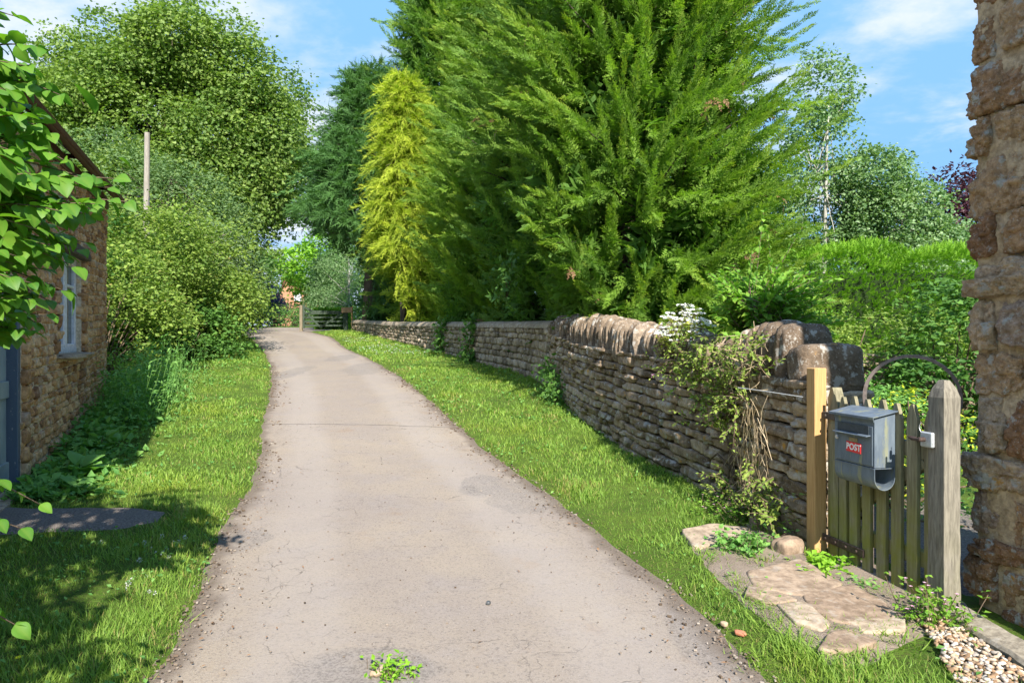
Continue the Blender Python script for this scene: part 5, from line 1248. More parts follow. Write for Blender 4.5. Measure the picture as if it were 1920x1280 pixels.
# ------------------------------------------------------------------ dogwood shrub in the left foreground
def leafy_shoot(mb, sb, p0, p1, size, T, nz=.75, pairs=6, sag=.06, start=.3, lw=None, droop=.35):
    tt = np.linspace(0,1,10)[:,None]; p0, p1 = np.array(p0,float), np.array(p1,float); L = np.linalg.norm(p1-p0)
    path = p0+(p1-p0)*tt+np.array([0,0,1.])*(np.sin(pi*tt)*sag*L)
    sb.tube(path, np.linspace(.006,.0018,10), 5, .5)
    d = nrm(p1-p0); hor = nrm(np.cross(d,[0,0,1.])+1e-6)
    for k, f in enumerate(np.linspace(start,1,pairs)):
        q = np.array([np.interp(f, tt[:,0], path[:,i]) for i in range(3)]); last = k == pairs-1
        rot = R.uniform(0,pi) if not last else 0; sd = hor*cos(rot*.6)+np.array([0,0,1.])*sin(rot*.6)*.5
        for sg in (1,-1):
            y = nrm(sd*sg*.9+d*(.7 if not last else 1.1)+np.array([0,0,-droop*R.uniform(.2,1.8)])+R.normal(0,.18,3))
            X, Y, Zq = frames(y[None], up=(0,-.12,nz), roll=.25); s_ = size*R.uniform(.7,1.15)*(1 if f < .85 else .72)
            mb.scatter(T, q[None], X, Y, Zq, s_, float(np.clip(R.normal(.5,.25),0,1)))
dg = thing('dogwood_shrub', 'leafy dogwood shrub with broad glossy leaves reaching in over the cottage', 'shrub', (-2.7,1.7,0))
lb_, sb_ = MB(), MB()
# crown out to the left of the view
C, O = ell_clumps([(-3.1,1.6,1.9,1.05,1.1,1.3),(-3.3,1.2,2.9,1.1,1.1,1.0),(-3.2,1.4,.9,.8,1.1,.8),(-3.0,.1,2.3,.95,1.0,1.4),(-2.1,-1.0,2.7,1.05,1.0,1.15),(-2.6,-1.2,1.7,.9,.9,.9)], 900, .4, gap=-.8)
leafy(lb_, C, O, 15, .115, .16, BIGLEAF, droop=.5, bulge=1.25, loose=.04)
for q in C[::14]: sb_.tube([[-2.7+R.normal(0,.1),1.6+R.normal(0,.1),-.05],[(q[0]-2.7)/2,(q[1]+1.6)/2,q[2]*.55],q],[.022,.014,.004],6)
for k in range(7):
    a = R.uniform(0,6.3); sb_.tube([[-2.7+.1*cos(a),1.7+.1*sin(a),-.05],[-2.6+.3*cos(a),1.8+.25*sin(a),1.1],[-2.3+.5*cos(a),2.0+.3*sin(a),2.3]],[.03,.02,.006],7)
# shoots seen in the picture: tip px, py, distance, length
tips = [(70,88,1.9,.5),(112,178,1.95,.5),(55,130,2.0,.4),(92,250,2.0,.5),(40,215,1.9,.5),(238,378,1.75,.7),(205,352,1.8,.65),(215,335,1.85,.6),(150,330,2.0,.6),(170,405,2.05,.6),(120,300,1.95,.55),
        (110,395,1.9,.5),(160,455,2.1,.55),(140,500,2.0,.55),(95,460,1.95,.5),(150,468,2.2,.4),(70,430,1.9,.5),(120,545,2.05,.5),(90,590,2.0,.5),(60,530,1.9,.45),(80,505,2.15,.5),(30,480,1.85,.4),
        (25,560,1.9,.4),(55,620,2.0,.45),(30,330,1.85,.4),(60,370,2.1,.5),(35,410,2.0,.4),(15,280,1.8,.3),(20,170,1.9,.3),(8,225,2.1,.4),(45,290,2.2,.5),(15,380,2.2,.4),(10,450,2.1,.4),(10,600,2.2,.4),
        (75,945,2.1,.55),(40,990,2.05,.5),(28,1170,1.9,.5),(90,420,2.3,.5),(125,440,2.25,.5),(65,480,2.3,.5),(100,350,2.3,.5),(30,440,2.35,.4),(45,560,2.35,.4),(25,30,1.9,.4),(60,330,1.8,.4),(20,520,1.8,.4),(130,380,2.15,.6)]
for k in range(46):
    py = R.uniform(120,640); mx = np.interp(py,[80,180,260,330,370,420,500,600,660],[40,70,80,115,190,165,115,75,40]); tips.append((mx*R.random()**1.3,py,R.uniform(1.9,2.5),R.uniform(.35,.6)))
for px, py, d, L in tips:
    if py < 720: d = d*1.30 if px < 190 else 2.6
    e = P(px,py,d); L *= 1.2; s = e+nrm(np.array([-1.0,R.normal(-.15,.25),R.normal(-.10,.28)+(.5 if py > 700 else 0)]))*L
    leafy_shoot(lb_, sb_, s, e, R.uniform(.066,.086)*(1.25 if py < 720 else 1), BIGLEAF, pairs=int(5+L*8), sag=.10 if py < 700 else .2, start=.2, droop=.55)
sb_.build('stems', M_twig, dg, smooth=True); lb_.build('foliage', L_dog, dg, smooth=True)

# ------------------------------------------------------------------ plants on and over the garden wall
def spray_shrub(name, label, base, tips, size, T, lmat, pairs=9, cat='shrub', bare=.15, droop=.2, start=.2, nz=.8, sag=.08, group=None):
    t = thing(name, label, cat, tuple(base), group); lb, sb = MB(), MB()
    for e in tips: leafy_shoot(lb, sb, np.array(base)+R.normal(0,.04,3)*[1,1,.3], e, size, T, pairs=pairs, sag=sag, start=start, droop=droop, nz=nz)
    sb.build('stems', M_twig, t, smooth=True); lb.build('foliage', lmat, t); return t, lb
# shrub with slim fresh leaves growing behind the coping
bs = np.array([2.42,6.15,.2]); tips = []
for _ in range(190):
    px, py = R.uniform(1325,1570), R.uniform(500,640)
    if py < 470+abs(px-1440)*.35: continue
    tips.append(P(px,py,R.uniform(5.9,6.9)))
for px, py in [(1432,398),(1505,425),(1440,440),(1340,520),(1375,500),(1560,520),(1588,590),(1605,600),(1575,565),(1550,620),(1480,470),(1410,470)]: tips.append(P(px,py,R.uniform(6.0,6.6)))
hub = P(1425,618,6.2); t = thing('garden_shrub', 'fresh green shrub with slim leaves and upright shoots above the big coping stones', 'shrub', (hub[0],hub[1],float(zf(6.2)))); lb, sb = MB(), MB()
for k in range(6): sb.tube([[hub[0]+.03*k-.08,hub[1]+.05,.1],[hub[0]+.04*k-.1,hub[1],.9],hub+R.normal(0,.05,3)],[.018,.014,.010],6)
for e in tips: leafy_shoot(lb, sb, hub+R.normal(0,.10,3), e, .10, LEAFN if R.random() < .6 else LEAF, pairs=14, start=.15, sag=.05, droop=.15)
sb.build('stems', M_twig, t, smooth=True); lb.build('foliage', L_rose, t)
# cream flowered plant standing on the wall
hub = P(1275,660,7.2); t = thing('flowering_plant', 'bushy plant topped with flat cream flower heads over the wall coping', 'plant', tuple(P(1280,700,7.1))); lb, sb, fb = MB(), MB(), MB()
for k in range(150):
    px = R.normal(1277,30); py = R.uniform(572,640); lim = 570+((px-1283)/52)**2*38
    if py < lim or px < 1215 or px > 1335: continue
    e = P(px,py,R.uniform(6.75,7.35)); s = hub+R.normal(0,.09,3)
    sb.tube([s,(s+e)/2+R.normal(0,.03,3),e],[.004,.003,.002],3,cap=False)
    for q in np.linspace(.15,.95,9):
        p_ = s+(e-s)*q; X, Y, Zq = frames(nrm(R.normal(0,1,3)*[1,1,.4])[None], roll=.4); lb.scatter(LEAFN,p_[None],X,Y,Zq,R.uniform(.04,.075),R.uniform(.5,1))
    if R.random() < .72:
        m_ = 26; a = R.uniform(0,6.3,m_); r_ = np.sqrt(R.random(m_))*R.uniform(.028,.05); pos = e+np.c_[r_*np.cos(a),r_*np.sin(a),.012-r_*.25+R.normal(0,.005,m_)]
        X, Y, Zq = frames(np.c_[np.cos(a),np.sin(a),0*a+.2], up=(0,-.8,.7), roll=.35); fb.scatter(LEAF,pos,X,Y,Zq,.021,R.uniform(.3,1,m_))
sb.build('stems', M_twig, t); lb.build('foliage', leaf_mat('yellowish_stem_leaf',(.15,.20,.02),(.34,.36,.05),None,.35), t); fb.build('flower_heads', L_white, t)
# climbing rose and honeysuckle sprawling down the wall face
t = thing('climbing_plant', 'sprawling climber with yellow green leaves trailing down the rough wall', 'climber', tuple(gp(1385,975))); lb, sb = MB(), MB()
def wall_hug(px, py, off=.1):
    """a point just in front of the near wall face along that sight line"""
    r_ = (px-960)/1280; yy_ = np.linspace(4.85,9,800); i = int(np.argmin(np.abs(wall_x(yy_)-.02-off-r_*yy_))); return P(px,py,yy_[i])
main = [[(1398,960),(1375,900),(1368,840),(1352,780),(1330,720),(1285,680)],[(1345,940),(1365,900),(1372,830)],[(1352,800),(1380,740),(1400,690),(1420,665)],[(1330,720),(1300,690),(1250,690)],[(1370,880),(1345,850),(1330,862)]]
for ln in main:
    pts = [wall_hug(px,py,.06) for px,py in ln]; sb.tube(pts, np.linspace(.014,.006,len(pts)), 6)
for px, py, n, sx, sy in [(1285,660,60,36,26),(1330,680,70,40,30),(1365,715,60,30,26),(1345,750,60,30,26),(1300,700,40,40,24),(1270,690,30,30,25),(1395,660,40,30,22),(1360,775,36,22,18),(1362,925,26,25,25),(1330,905,14,22,22),(1420,930,46,32,32),(1440,960,30,30,22),(1385,955,36,36,26),(1405,880,20,20,30),(1330,950,18,20,20)]:
    for k in range(int(n*.62)):
        c = wall_hug(np.clip(px+R.normal(0,sx*.75),1215,1500), py+R.normal(0,sy*.75), R.uniform(.05,.24)); e = c+nrm(R.normal(0,1,3)*[1,.8,.8]+[-.3,-.2,.1])*R.uniform(.08,.2)
        leafy_shoot(lb, sb, c, e, R.uniform(.035,.058), LEAF, pairs=5, start=.0, droop=.2)
sb.build('stems', M_twig, t, smooth=True); lb.build('foliage', leaf_mat('climber_leaf',(.07,.13,.025),(.25,.32,.06),(.36,.27,.10),.38), t)
fb = MB()
for px, py in [(1224,704)]:
    c = wall_hug(px,py,.16)
    for k in range(16): X,Y,Zq = frames(rand_dirs(1)); fb.scatter(LEAF,c[None],X,Y,Zq,.028,R.random(1))
fb.build('rose_bloom', L_pink, t)
# tangle of dry straw-coloured stems at the bend of the wall
t = thing('dry_stems', 'tangle of dry straw coloured stems hanging on the wall beside the climber', 'dead plant', tuple(gp(1400,965))); sb = MB()
for k in range(115):
    px, py = np.clip(R.normal(1408,15),1375,1440), R.uniform(735,930); c = wall_hug(px,py,R.uniform(.05,.17)); e = wall_hug(px+R.normal(-3,14), py+R.uniform(20,80), R.uniform(.04,.15))
    sb.tube([c,(c+e)/2+R.normal(0,.018,3),e], .0019, 3, R.random(), cap=False)
for k in range(110):
    px, py = R.normal(1385,26), R.normal(680,20); c = wall_hug(np.clip(px,1320,1440),py,R.uniform(.0,.14)); e = c+R.normal(0,.08,3); sb.tube([c,(c+e)/2+R.normal(0,.015,3),e], .002, 3, R.random(), cap=False)
sb.build('stems', L_straw, t)
# pink herb robert at the wall foot and by the latch post
def herb(label, px, py, w, h, n, flower, leafm=None, size=.03, fl=14, name='wild_flower'):
    g = gp(px,py); t = thing(name, label, 'plant', tuple(g)); lb, sb, fb = MB(), MB(), MB()
    for k in range(n):
        s = g+np.array([R.normal(0,w*.35),R.normal(0,w*.3),0]); e = s+np.array([R.normal(0,w*.3),R.normal(0,w*.3),h*R.uniform(.4,1.1)]); s[2] = terrain_z(s[0],s[1]); sb.tube([s,(s+e)/2+R.normal(0,.015,3),e], .0022, 3, .5, cap=False)
        for q in np.linspace(.15,1,7):
            p_ = s+(e-s)*q+R.normal(0,.02,3); X,Y,Zq = frames(nrm(R.normal(0,1,(2,3))*[1,1,.4]), roll=.4); lb.scatter(LEAF,np.repeat(p_[None],2,0),X,Y,Zq,size*R.uniform(.7,1.3),R.uniform(.2,1,2))
        if k < fl:
            for a in range(5): X,Y,Zq = frames(np.array([[cos(a*1.26),sin(a*1.26),.3]])); fb.scatter(LEAF,e[None],X,Y,Zq,.013,R.random(1))
    sb.build('stems', M_twig, t); lb.build('foliage', leafm or L_weed, t)
    if fl: fb.build('blossoms', flower, t)
herb('pink flowered weed with reddish stems growing by the foot of the latch post', 1748,1190,.20,.26,34,L_pink,L_rose,.034,18)
herb('pale pink flowering herb spilling over the stones at the wall foot', 1395,985,.34,.22,46,L_pink,L_rose,.03,26)
herb('low pink flowered plant in the grass left of the wall foot stones', 1345,975,.22,.16,26,L_pink,L_rose,.028,10)
herb('round leaved weed on the earth at the foot of the orange gate post', 1535,1082,.22,.10,40,None,L_hedge,.06,0,'leafy_weed')
herb('tuft of green weeds between the paving stones and the gate', 1610,1115,.18,.07,26,None,L_weed,.03,0,'leafy_weed')
herb('small weed tuft growing through the lane surface', 738,1272,.14,.07,34,None,L_hedge,.03,0,'leafy_weed')
herb('grassy green weed between loose stone and pale flat stone', 1395,1045,.25,.16,50,None,L_weed,.045,0,'leafy_weed')
# ivy clumps on the walls
def ivy(label, pts, n, size, mat=None, name='ivy'):
    c0 = pts[0]; t = thing(name, label, 'climber', tuple(c0)); lb, sb = MB(), MB()
    for p_ in pts[1:]: sb.tube([c0,(c0+p_)/2+R.normal(0,.03,3),p_],[.008,.006,.003],4)
    P0 = np.array(pts); idx = R.integers(0,len(P0),n); pos = P0[idx]+R.normal(0,.11,(n,3)); o = np.tile([-.75,-.5,.25],(n,1))+R.normal(0,.4,(n,3)); y = nrm(R.normal(0,1,(n,3))-[0,0,.7]); x = nrm(np.cross(y,o)); z = np.cross(x,y)
    lb.scatter(LEAF,pos,x,y,z,size*R.uniform(.6,1.3,n),R.random(n)); sb.build('stems', M_twig, t); lb.build('foliage', mat or L_bush, t)
def wp(y, z, off=.12): return np.array([float(wall_x(y))-off, y, z])
ivy('dark ivy tuft climbing the wall where rough and capped stretches meet', [wp(11.2,.55),wp(11.2,.75),wp(11.5,.95),wp(11.8,1.1),wp(11.0,.7),wp(11.6,.8),wp(11.3,.95)], 520, .085)
ivy('trailing bindweed hanging down the capped wall below the dark cypress', [wp(17.6,1.0),wp(17.6,1.3),wp(17.7,1.6),wp(17.5,1.9),wp(17.9,1.15),wp(17.4,.95),wp(17.6,2.1,0)], 420, .14)
ivy('second creeper hanging on the capped wall further up the lane', [wp(20.0,1.3),wp(20.0,1.6),wp(20.2,1.9),wp(19.8,2.1,.05),wp(20.3,1.2)], 260, .15)
ivy('blue green creeper climbing through the dark cypress over the wall', [P(950,560,13.6),P(955,530,13.6),P(945,500,13.5),P(960,485,13.6),P(940,545,13.6),P(950,515,13.4)], 160, .15, L_bush)
# ------------------------------------------------------------------ garden behind the gate
gt_wall = thing('garden_terrace_wall', 'low weathered dry stone wall inside the garden behind the iron hoop', 'wall', (4.3,8.6,.3))
GP_ = Path([[3.6,8.75],[4.6,8.65],[5.6,8.3],[6.8,8.1]], side=1); b = MB(); core_strip(b, GP_, 0, GP_.len-.05, lambda s: .0, lambda s: 1.42-.06*s, .05, .4); b.build('wall_core', M_mortar, gt_wall)
b = MB(); course_wall(b, GP_, 0, GP_.len, lambda s: 0.05, lambda s: 1.46-.06*s, 15, (.12,.34), .2, T4, .05, .025); b.build('stone_face', M_farwall, gt_wall, smooth=True)
shrub('garden_shrub', 'tall leafy dark green shrub by the stone building inside the garden', 5.15, 7.9, [(5.15,7.9,1.25,.5,.5,.65),(5.3,8.0,1.7,.4,.4,.35),(4.9,7.8,.8,.45,.45,.4)], 60, 70, .085, .13, LEAF, L_bush, M_twig, 14, sprigs=14)
shrub('garden_plant', 'mixed flowering plants spilling over the terrace wall', 3.95, 8.5, [(3.6,8.5,1.35,.6,.45,.45),(4.4,8.4,1.6,.6,.4,.4),(3.3,8.0,1.0,.5,.5,.4),(5.4,8.3,1.6,.6,.4,.35)], 80, 70, .065, .11, LEAFN, L_hazel, M_twig, 14, sprigs=18, cat='plant')
shrub('garden_plant', 'loose green plants at the foot of the terrace wall', 3.6, 7.3, [(3.35,7.2,.75,.5,.5,.4),(3.9,7.4,.7,.5,.5,.35),(3.0,6.6,.7,.35,.4,.35)], 60, 60, .06, .10, LEAFN, L_weed, M_twig, 14, sprigs=14, cat='plant')
shrub('spurge_plant', 'bright yellow green leaved plant seen over the gate below the hoop', 3.62, 6.1, [(3.6,6.1,.88,.30,.26,.16),(3.5,6.0,.62,.36,.3,.3)], 60, 26, .05, .08, LEAFN, L_yel, M_twig, 10, cat='plant')
shrub('garden_plant', 'low green border plants behind the near pickets', 3.1, 5.6, [(3.05,5.8,.3,.4,.4,.3),(3.5,5.3,.35,.35,.4,.3),(2.9,6.3,.45,.3,.3,.35)], 40, 50, .05, .09, LEAFN, L_weed, M_twig, 8, cat='plant')
shrub('garden_shrub', 'pale green billowing shrub between the wall end and the bright hedge', 3.5, 9.6, [(3.3,9.7,1.15,.7,.5,.5),(4.4,9.7,1.35,.8,.5,.45),(2.6,8.5,1.1,.5,.5,.4),(5.8,9.6,1.3,.8,.5,.45)], 70, 80, .07, .13, LEAF, L_hazel, M_twig, 18, sprigs=10)

# ------------------------------------------------------------------ weeds along the cottage foot
def dock(label, x, y, size, n, h, mat=L_weed, group='broad leaved weeds at the cottage foot'):
    z0 = float(terrain_z(np.array([x]),np.array([y]))[0]); t = thing('dock_plant', label, 'weed', (x,y,z0), group); b = MB()
    for k in range(n):
        a = R.uniform(0,6.3); y_ = nrm(np.array([cos(a),sin(a),R.uniform(.3,1.3)])); X,Y,Zq = frames(y_[None], roll=.2)
        b.scatter(BIGLEAF, np.array([[x+R.normal(0,.05),y+R.normal(0,.05),z0+R.uniform(0,h)]]), X, Y, Zq, size*R.uniform(.6,1.2), R.random(1))
    b.build('leaves', mat, t, smooth=True)
    b = MB(); b.tube([[x,y,z0-.03],[x,y,z0+h*.6],[x+.02,y,z0+h*1.1]],[.008,.006,.003],5); b.build('stem', M_twig, t)
for px, py, s, n, h, lb in [(150,905,.24,14,.12,'large pale dock plant at the foot of the blue door'),(90,880,.18,12,.2,'leafy dock plant under the ivy by the door frame'),(190,860,.2,14,.2,'broad dock plant below the window sill, nearest the grass'),
      (230,800,.2,16,.25,'dock plant with big leaves under the cottage corner'),(205,770,.18,14,.25,'dark leaved dock plant tight against the cottage corner'),(120,830,.19,16,.3,'tall dock plant against the stone wall under the window'),(255,760,.18,12,.2,'dock plant beside the bushes past the cottage corner'),
      (165,935,.15,10,.08,'small dock plant near the dark gravel path')]:
    g = gp(px,py); dock(lb, g[0], g[1], s, n, h)
b = MB(); N = 5200; s_ = R.uniform(-.1,6.5,N); off = np.abs(R.normal(0,.34,N))+.04; pts = np.array([cot(a_,c_) for a_,c_ in zip(s_,off)])
zz = terrain_z(pts[:,0],pts[:,1])+R.random(N)**1.6*(.12+.42*np.clip((s_-1.2)/3,0,1))*np.clip(1.2-off,.15,1)
k = vnoise(np.c_[pts,0*zz],2.2,2,3) > -.35; pos = np.c_[pts,zz][k]; N = len(pos)
X,Y,Zq = frames(nrm(R.normal(0,1,(N,3))*[1,1,.5]+[0,0,.4]), roll=.5); b.scatter(LEAF,pos,X,Y,Zq,R.uniform(.05,.13,N),R.random(N))
# tall grasses and nettle stems by the corner
for k in range(420):
    q = cot(R.uniform(3.0,8.2), abs(R.normal(.3,.35))+.05); z = float(zf(q[1])); e = np.array([q[0]+R.normal(.05,.16),q[1]+R.normal(0,.16),z+R.uniform(.3,1.05)]); s = np.array([*q,z])
    b.tube([s,(s+e)/2+R.normal(0,.03,3),e],[.004,.003,.001],3,R.random(),cap=False)
    for f in np.linspace(.25,1,5):
        p_ = s+(e-s)*f; X,Y,Zq = frames(nrm(R.normal(0,1,(2,3))*[1,1,.5]), roll=.3); b.scatter(LEAFN,np.repeat(p_[None],2,0),X,Y,Zq,R.uniform(.05,.11,2),R.random(2))
tag(b.build('undergrowth', L_weed), 'green weeds and nettles along the foot of the cottage wall', 'weeds', kind='stuff')

# ------------------------------------------------------------------ grass
def blade(bend, w=.055):
    V = [[-w,0,0],[w,0,0],[-w*.8,.5*bend*.5,.52],[w*.8,.5*bend*.5,.52],[0,bend,.96]]; return np.array(V,float), np.array([[0,1,3],[0,3,2],[2,3,4]]), np.array([0,0,.2,.2,1.])
BL_ = [blade(.25),blade(.55),blade(.9)]
def in_poly(x, y, poly):
    r = np.zeros(len(x), bool); j = len(poly)-1
    for i in range(len(poly)):
        xi, yi = poly[i]; xj, yj = poly[j]; r ^= ((yi > y) != (yj > y)) & (x < (xj-xi)*(y-yi)/(yj-yi+1e-9)+xi); j = i
    return r
def grass_field(b, x0, x1, y0, y1, dens, h, wmul, ok, seed):
    n = int((x1-x0)*(y1-y0)*dens); x, y = R.uniform(x0,x1,n), R.uniform(y0,y1,n); k = ok(x,y); x, y = x[k], y[k]
    nz = vnoise(np.c_[x,y,0*x], 2.3, 3, seed); n2 = vnoise(np.c_[x,y,0*x], .7, 2, seed+1)
    ed = np.minimum(np.abs(x-lane_l(y)), np.abs(x-lane_r(y))); edge = np.clip(ed/.16,0,1)
    k = R.random(len(x)) < np.clip(.80+.5*nz,.25,1)*(.5+.5*edge); x, y, nz, n2, edge = x[k],y[k],nz[k],n2[k],edge[k]; n = len(x)
    hh = h*np.clip(.85+.8*nz+.4*n2,.35,2.1)*R.uniform(.6,1.25,n)*(.55+.45*edge)
    a = R.uniform(0,2*pi,n)+.6*np.sin(x*3+y*2); X = np.c_[np.cos(a),np.sin(a),0*a]; Y = np.c_[-np.sin(a),np.cos(a),0*a]
    Zv = nrm(np.c_[R.normal(0,.28,n),R.normal(0,.28,n),np.ones(n)])
    pos = np.c_[x,y,terrain_z(x,y)-.004]; w = R.integers(0,3,n); rn = np.clip(.45+.35*n2+R.normal(0,.22,n),0,1); dead = (R.random(n) < .06+.12*(edge < .9)+.25*(vnoise(np.c_[x,y,0*x], 1.3, 3, seed+9) > .30))
    for s in range(3):
        q = w == s
        b.scatter(BL_[s], pos[q], X[q], Y[q], Zv[q]*1.0, hh[q], rn[q], sx=None); TVn = len(BL_[s][0]); b.B[-1] = np.repeat(np.where(dead[q], .9, .0), TVn)
        if wmul != 1:
            V = b.V[-1].reshape(-1,TVn,3); c = V[:,[0,1]].mean(1,keepdims=True); V[:,:4] += (X[q]*0)[:,None]; wv = (V[:,1]-V[:,0])/2*(wmul-1); V[:,0]-=wv; V[:,1]+=wv; V[:,2]-=wv*.8; V[:,3]+=wv*.8; b.V[-1]=V.reshape(-1,3)
def jn(x, y, s): return .07*vnoise(np.c_[x,y,0*x],3.1,3,s)
def left_ok(x, y):
    lim = np.where(y < 10.3, cot_x(y)+.02, np.interp(y,[10.3,12,14,16,18,21,25,30,33],[-6.3,-6.9,-7.6,-8.2,-8.7,-9.4,-10.9,-13,-14]))
    return (x < lane_l(y)-.0+jn(x,y,2)) & (x > lim) & ~in_poly(x+jn(x,y,5)*1.6, y+jn(x,y,6)*1.6, PATH)
def right_ok(x, y):
    lim = np.where(y < 4.75, np.where(y < 3.9, 2.28, 2.12+(4.75-y)*.2), wall_x(y)+.02)
    soil = in_poly(x+jn(x,y,7)*1.5, y+jn(x,y,8)*1.5, SOIL); keep = R.random(len(x)) < np.where(soil, .07+.55*(vnoise(np.c_[x,y,0*x],3.5,2,4) > .12), 1)
    return (x > lane_r(y)+jn(x,y,3)) & (x < lim) & keep & ~((x > 2.02) & (y < 3.55) & (R.random(len(x)) < .93))
g = MB()
for (ya, yb, dens, h, wm) in [(2.2,4.2,5200,.06,.7),(4.2,6.6,3600,.058,.9),(6.6,10,1800,.06,1.4),(10,16,800,.065,2),(16,24,420,.065,3.2),(24,33,240,.07,4.5)]:
    xl = {2.2:-3.6,4.2:-5.2,6.6:-6.4,10:-8.4,16:-10.4,24:-14}[ya]; xr = {2.2:2.5,4.2:2.35,6.6:1.9,10:1.2,16:.0,24:-3.5}[ya]; xm = {2.2:-.6,4.2:-.9,6.6:-1.4,10:-2,16:-3.5,24:-6}[ya]
    grass_field(g, xl, xm, ya, yb, dens, h, wm, left_ok, 3); grass_field(g, xm-3, xr, ya, yb, dens, h*1.05, wm, right_ok, 5)
# longer grass at the wall foot, round the slabs and in the shade on the left
def tuft(x, y, n, h, sp):
    xx, yy = x+R.normal(0,sp,n), y+R.normal(0,sp,n); a = R.uniform(0,6.3,n); X = np.c_[np.cos(a),np.sin(a),0*a]; Y = np.c_[-np.sin(a),np.cos(a),0*a]; Zv = nrm(np.c_[(xx-x)/sp*.3+R.normal(0,.2,n),(yy-y)/sp*.3+R.normal(0,.2,n),np.ones(n)])
    w = R.integers(0,3,n); pos = np.c_[xx,yy,terrain_z(xx,yy)-.005]
    for s in range(3):
        q = w == s; g.scatter(BL_[s],pos[q],X[q],Y[q],Zv[q],h*R.uniform(.5,1.2,q.sum()),np.clip(R.normal(.55,.2,q.sum()),0,1),sx=h*.55); g.B[-1] = g.B[-1]*0
for y in np.arange(5.1,12.4,.13): tuft(float(wall_x(y))-R.uniform(.05,.28), y, 26, R.uniform(.07,.17), .06)
for y in np.arange(12.5,32,.3): tuft(float(wall_x(y))-R.uniform(.05,.3), y, 22, R.uniform(.08,.2), .12)
for y in np.concatenate([np.arange(2.3,8,.10),np.arange(8,16,.25)]):
    for fx, sg in ((lane_l,-1),(lane_r,1)):
        if R.random() < .62: tuft(float(fx(y))+sg*R.uniform(-.07,.07), y+R.uniform(-.05,.05), 16, R.uniform(.03,.07), .035 if y < 8 else .06)
for px, py in [(150,1080),(90,1095),(220,1060),(60,1110),(270,1130),(300,1170),(250,1230),(330,1100),(200,1240),(1440,1140),(1390,1110),(1500,1180),(1520,1190),(1590,1210),(1680,1220),(1660,1200),(1450,1180),(1620,1262),(1480,1230),(1290,1000),(1310,980),(1300,930),(1700,1155),(1640,1130),(1690,1170),(1550,1262),(1420,1240),(1350,1020),(1400,1040),(1400,1125),(1410,1145),(1430,1160),(1455,1185),(1470,1195),(1490,1210),(1520,1235),(1535,1252),(1560,1268),(1600,1266),(1640,1258),(1300,1055),(1330,1062),(1275,1030)]:
    q = gp(px,py); tuft(q[0], q[1], 60, R.uniform(.07,.13), .07)
for px, py in [(1400,1150),(1503,1160),(1540,1225),(1660,1205),(1720,1180),(1600,1105),(1650,1140),(1700,1165),(1560,1100)]:
    q = gp(px,py); tuft(q[0], q[1], 22, .05, .05)
tag(g.build('grass', M_grass), 'sunlit mown grass on both verges of the lane', 'grass', kind='stuff')
# small broad-leaved herbs in the turf
b = MB(); n = 9000; y = 2.4+22*R.random(n)**1.8; x = np.where(R.random(n) < .6, lane_l(y)-R.uniform(0,3.4,n), lane_r(y)+R.uniform(0,2.6,n)); k = (left_ok(x,y)|right_ok(x,y)) & (vnoise(np.c_[x,y,0*x],1.5,2,9) > .0); x, y = x[k], y[k]; n = len(x)
X,Y,Zq = frames(nrm(np.c_[R.normal(0,1,(n,2)),np.full(n,.5)]), roll=.3); b.scatter(LEAF,np.c_[x,y,terrain_z(x,y)+.02+R.random(n)*.025],X,Y,Zq,R.uniform(.02,.042,n)*np.clip(y/6,1,2.2),R.random(n))
tag(b.build('clover_leaves', L_weed), 'clover and small herb leaves scattered through the turf', 'ground cover', kind='stuff')
# white clover heads on the near left verge, each one a flower
fh = MB(); n = 46; u = rand_dirs(n); X,Y,Zq = frames(u, roll=.3); fh.scatter(LEAFN,u*.006+[0,0,.055],X,Y,Zq,.013,R.random(n)); c0 = None
first = thing('clover_flower', 'white clover flower head in the shaded grass left of the lane', 'flower', (0,0,0), 'white clover flowers in the near left grass')
fh.build('flower_head', L_white, first); st = MB(); st.tube([[0,0,-.01],[.004,0,.03],[0,0,.055]],.0015,4); st.build('stem', L_weed, first)
spots = [(303,1021),(326,1030),(335,1028),(347,1024),(284,1042),(293,1050),(305,1055),(316,1057),(312,1043),(262,1068),(275,1095),(247,1102),(240,1114),(237,1121),(279,1126),(190,1033),(217,1043),(258,1035),(270,1034),(289,1128)]
for i, (px, py) in enumerate(spots):
    o = first if i == 0 else copy_tree(first); o.location = tuple(gp(px,py)); o.rotation_euler = (0,0,R.uniform(0,6)); o.scale = (.9,)*3 if i%3 else (1.15,)*3
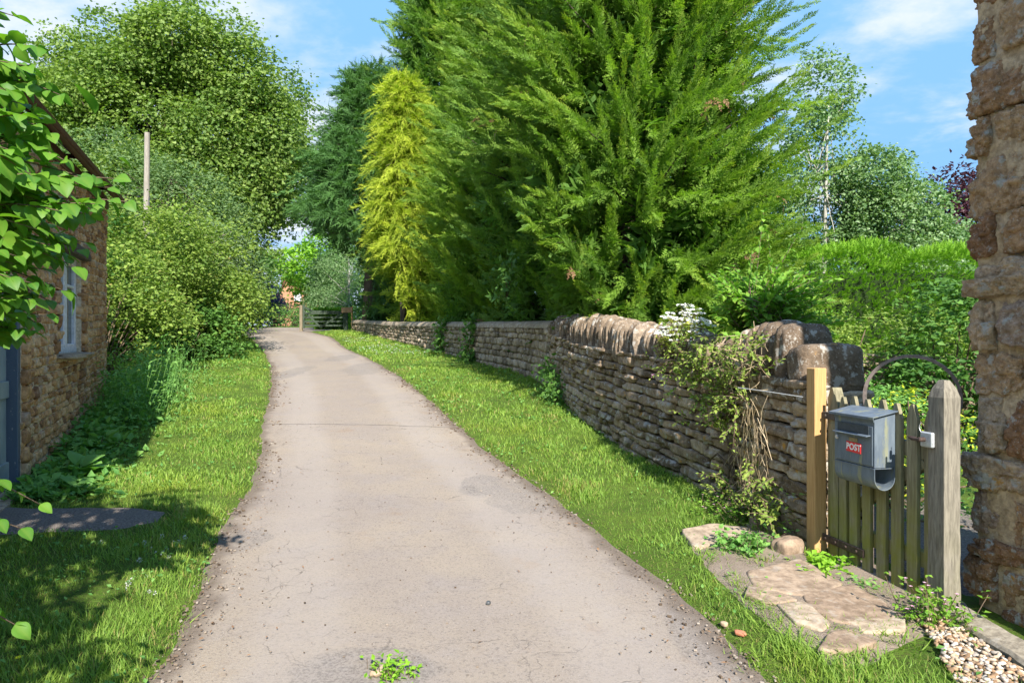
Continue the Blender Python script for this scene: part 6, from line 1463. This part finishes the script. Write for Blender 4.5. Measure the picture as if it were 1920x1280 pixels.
# far daisies below the capped wall, dandelions, a blue scrap
b = MB(); n = 380; y = R.uniform(19.5,27,n); x = wall_x(y)-.5-R.random(n)*1.9; k = (x > lane_r(y)+.2) & (vnoise(np.c_[x,y,0*x],1.3,2,2) > -.1); x, y = x[k], y[k]; n = len(x)
a = R.uniform(0,6.3,n); b.scatter(LEAF,np.c_[x,y,terrain_z(x,y)+.07],np.c_[np.cos(a),np.sin(a),0*a],np.c_[-np.sin(a),np.cos(a),0*a],np.tile([0,0,1.],(n,1)),.05,R.random(n),sx=.08)
tag(b.build('daisies', L_white), 'scattering of white daisies in the grass below the capped wall', 'flowers', kind='stuff')
for px, py, mat, lb, cat in [(936,694,L_ybloom,'single yellow dandelion at the foot of the capped wall','flower'),(36,1262,L_ybloom,'yellow buttercup in the shaded grass at the bottom left','flower')]:
    q = gp(px,py); b = MB(); n = 18; a = np.arange(n)*2*pi/n; X,Y,Zq = frames(np.c_[np.cos(a),np.sin(a),.3+0*a]); b.scatter(LEAFN,np.tile(q+[0,0,.075],(n,1)),X,Y,Zq,.05 if q[1] > 8 else .02,R.random(n)); b.tube([q,q+[0,0,.075]],.0025,4)
    tag(b.build('dandelion' if q[1] > 8 else 'buttercup', mat, origin=q), lb, cat)

b = MB(); n = 800; y = 2.3+9*R.random(n)**1.3; x = lane_l(y)+(lane_r(y)-lane_l(y))*R.random(n); sz = .003+.009*R.random(n)**3
lay(b, cube_template(1,3), np.c_[x,y,zf(y)+.022], np.tile([1.,0,0],(n,1)), np.tile([0,1.,0],(n,1)), np.tile([0,0,1.],(n,1)), np.c_[sz*1.4,sz,sz*.7], R.random(n), .0005, .0005, 60, chips=2)
tag(b.build('loose_chippings', M_grit), 'sparse small chippings lying on the lane surface', 'grit', kind='stuff')
# grit, crumbs and leaf litter along the lane rims
b = MB(); n = 3800; y = 2.3+15*R.random(n)**1.7; sd = R.random(n) < .5; off = np.abs(R.normal(0,.16,n))-.06
x = np.where(sd, lane_l(y)+off, lane_r(y)-off); k = vnoise(np.c_[x*.4,y,0*x],1.6,3,12) > -.15; x, y = x[k], y[k]; n = len(x)
a = R.uniform(0,6.3,n); xa = np.c_[np.cos(a),np.sin(a),0*a]; ya = np.c_[-np.sin(a),np.cos(a),0*a]; sz = .004+.014*R.random(n)**2.2*np.clip(y/5,1,2)
lay(b, cube_template(1,3), np.c_[x,y,zf(y)+.012], xa, ya, np.tile([0,0,1.],(n,1)), np.c_[sz*R.uniform(1,1.8,n),sz,sz*.7], R.random(n), .0005, .0005, 60, chips=2)
tag(b.build('grit', M_grit), 'loose grit and crumbs along both rims of the lane', 'grit', kind='stuff')
b = MB(); n = 420; y = 2.4+9*R.random(n); sd = R.random(n); x = np.where(sd < .42, lane_l(y)+np.abs(R.normal(0,.25,n)), np.where(sd < .84, lane_r(y)-np.abs(R.normal(0,.25,n)), lane_l(y)+(lane_r(y)-lane_l(y))*R.random(n)))
X,Y,Zq = frames(np.c_[R.normal(0,1,(n,2)),0*y], roll=.25); b.scatter(LEAFN,np.c_[x,y,zf(y)+.026],X,Y,Zq,R.uniform(.012,.038,n),R.random(n))
tag(b.build('leaf_litter', L_dead), 'scattered dry brown leaf bits on the lane', 'litter', kind='stuff')
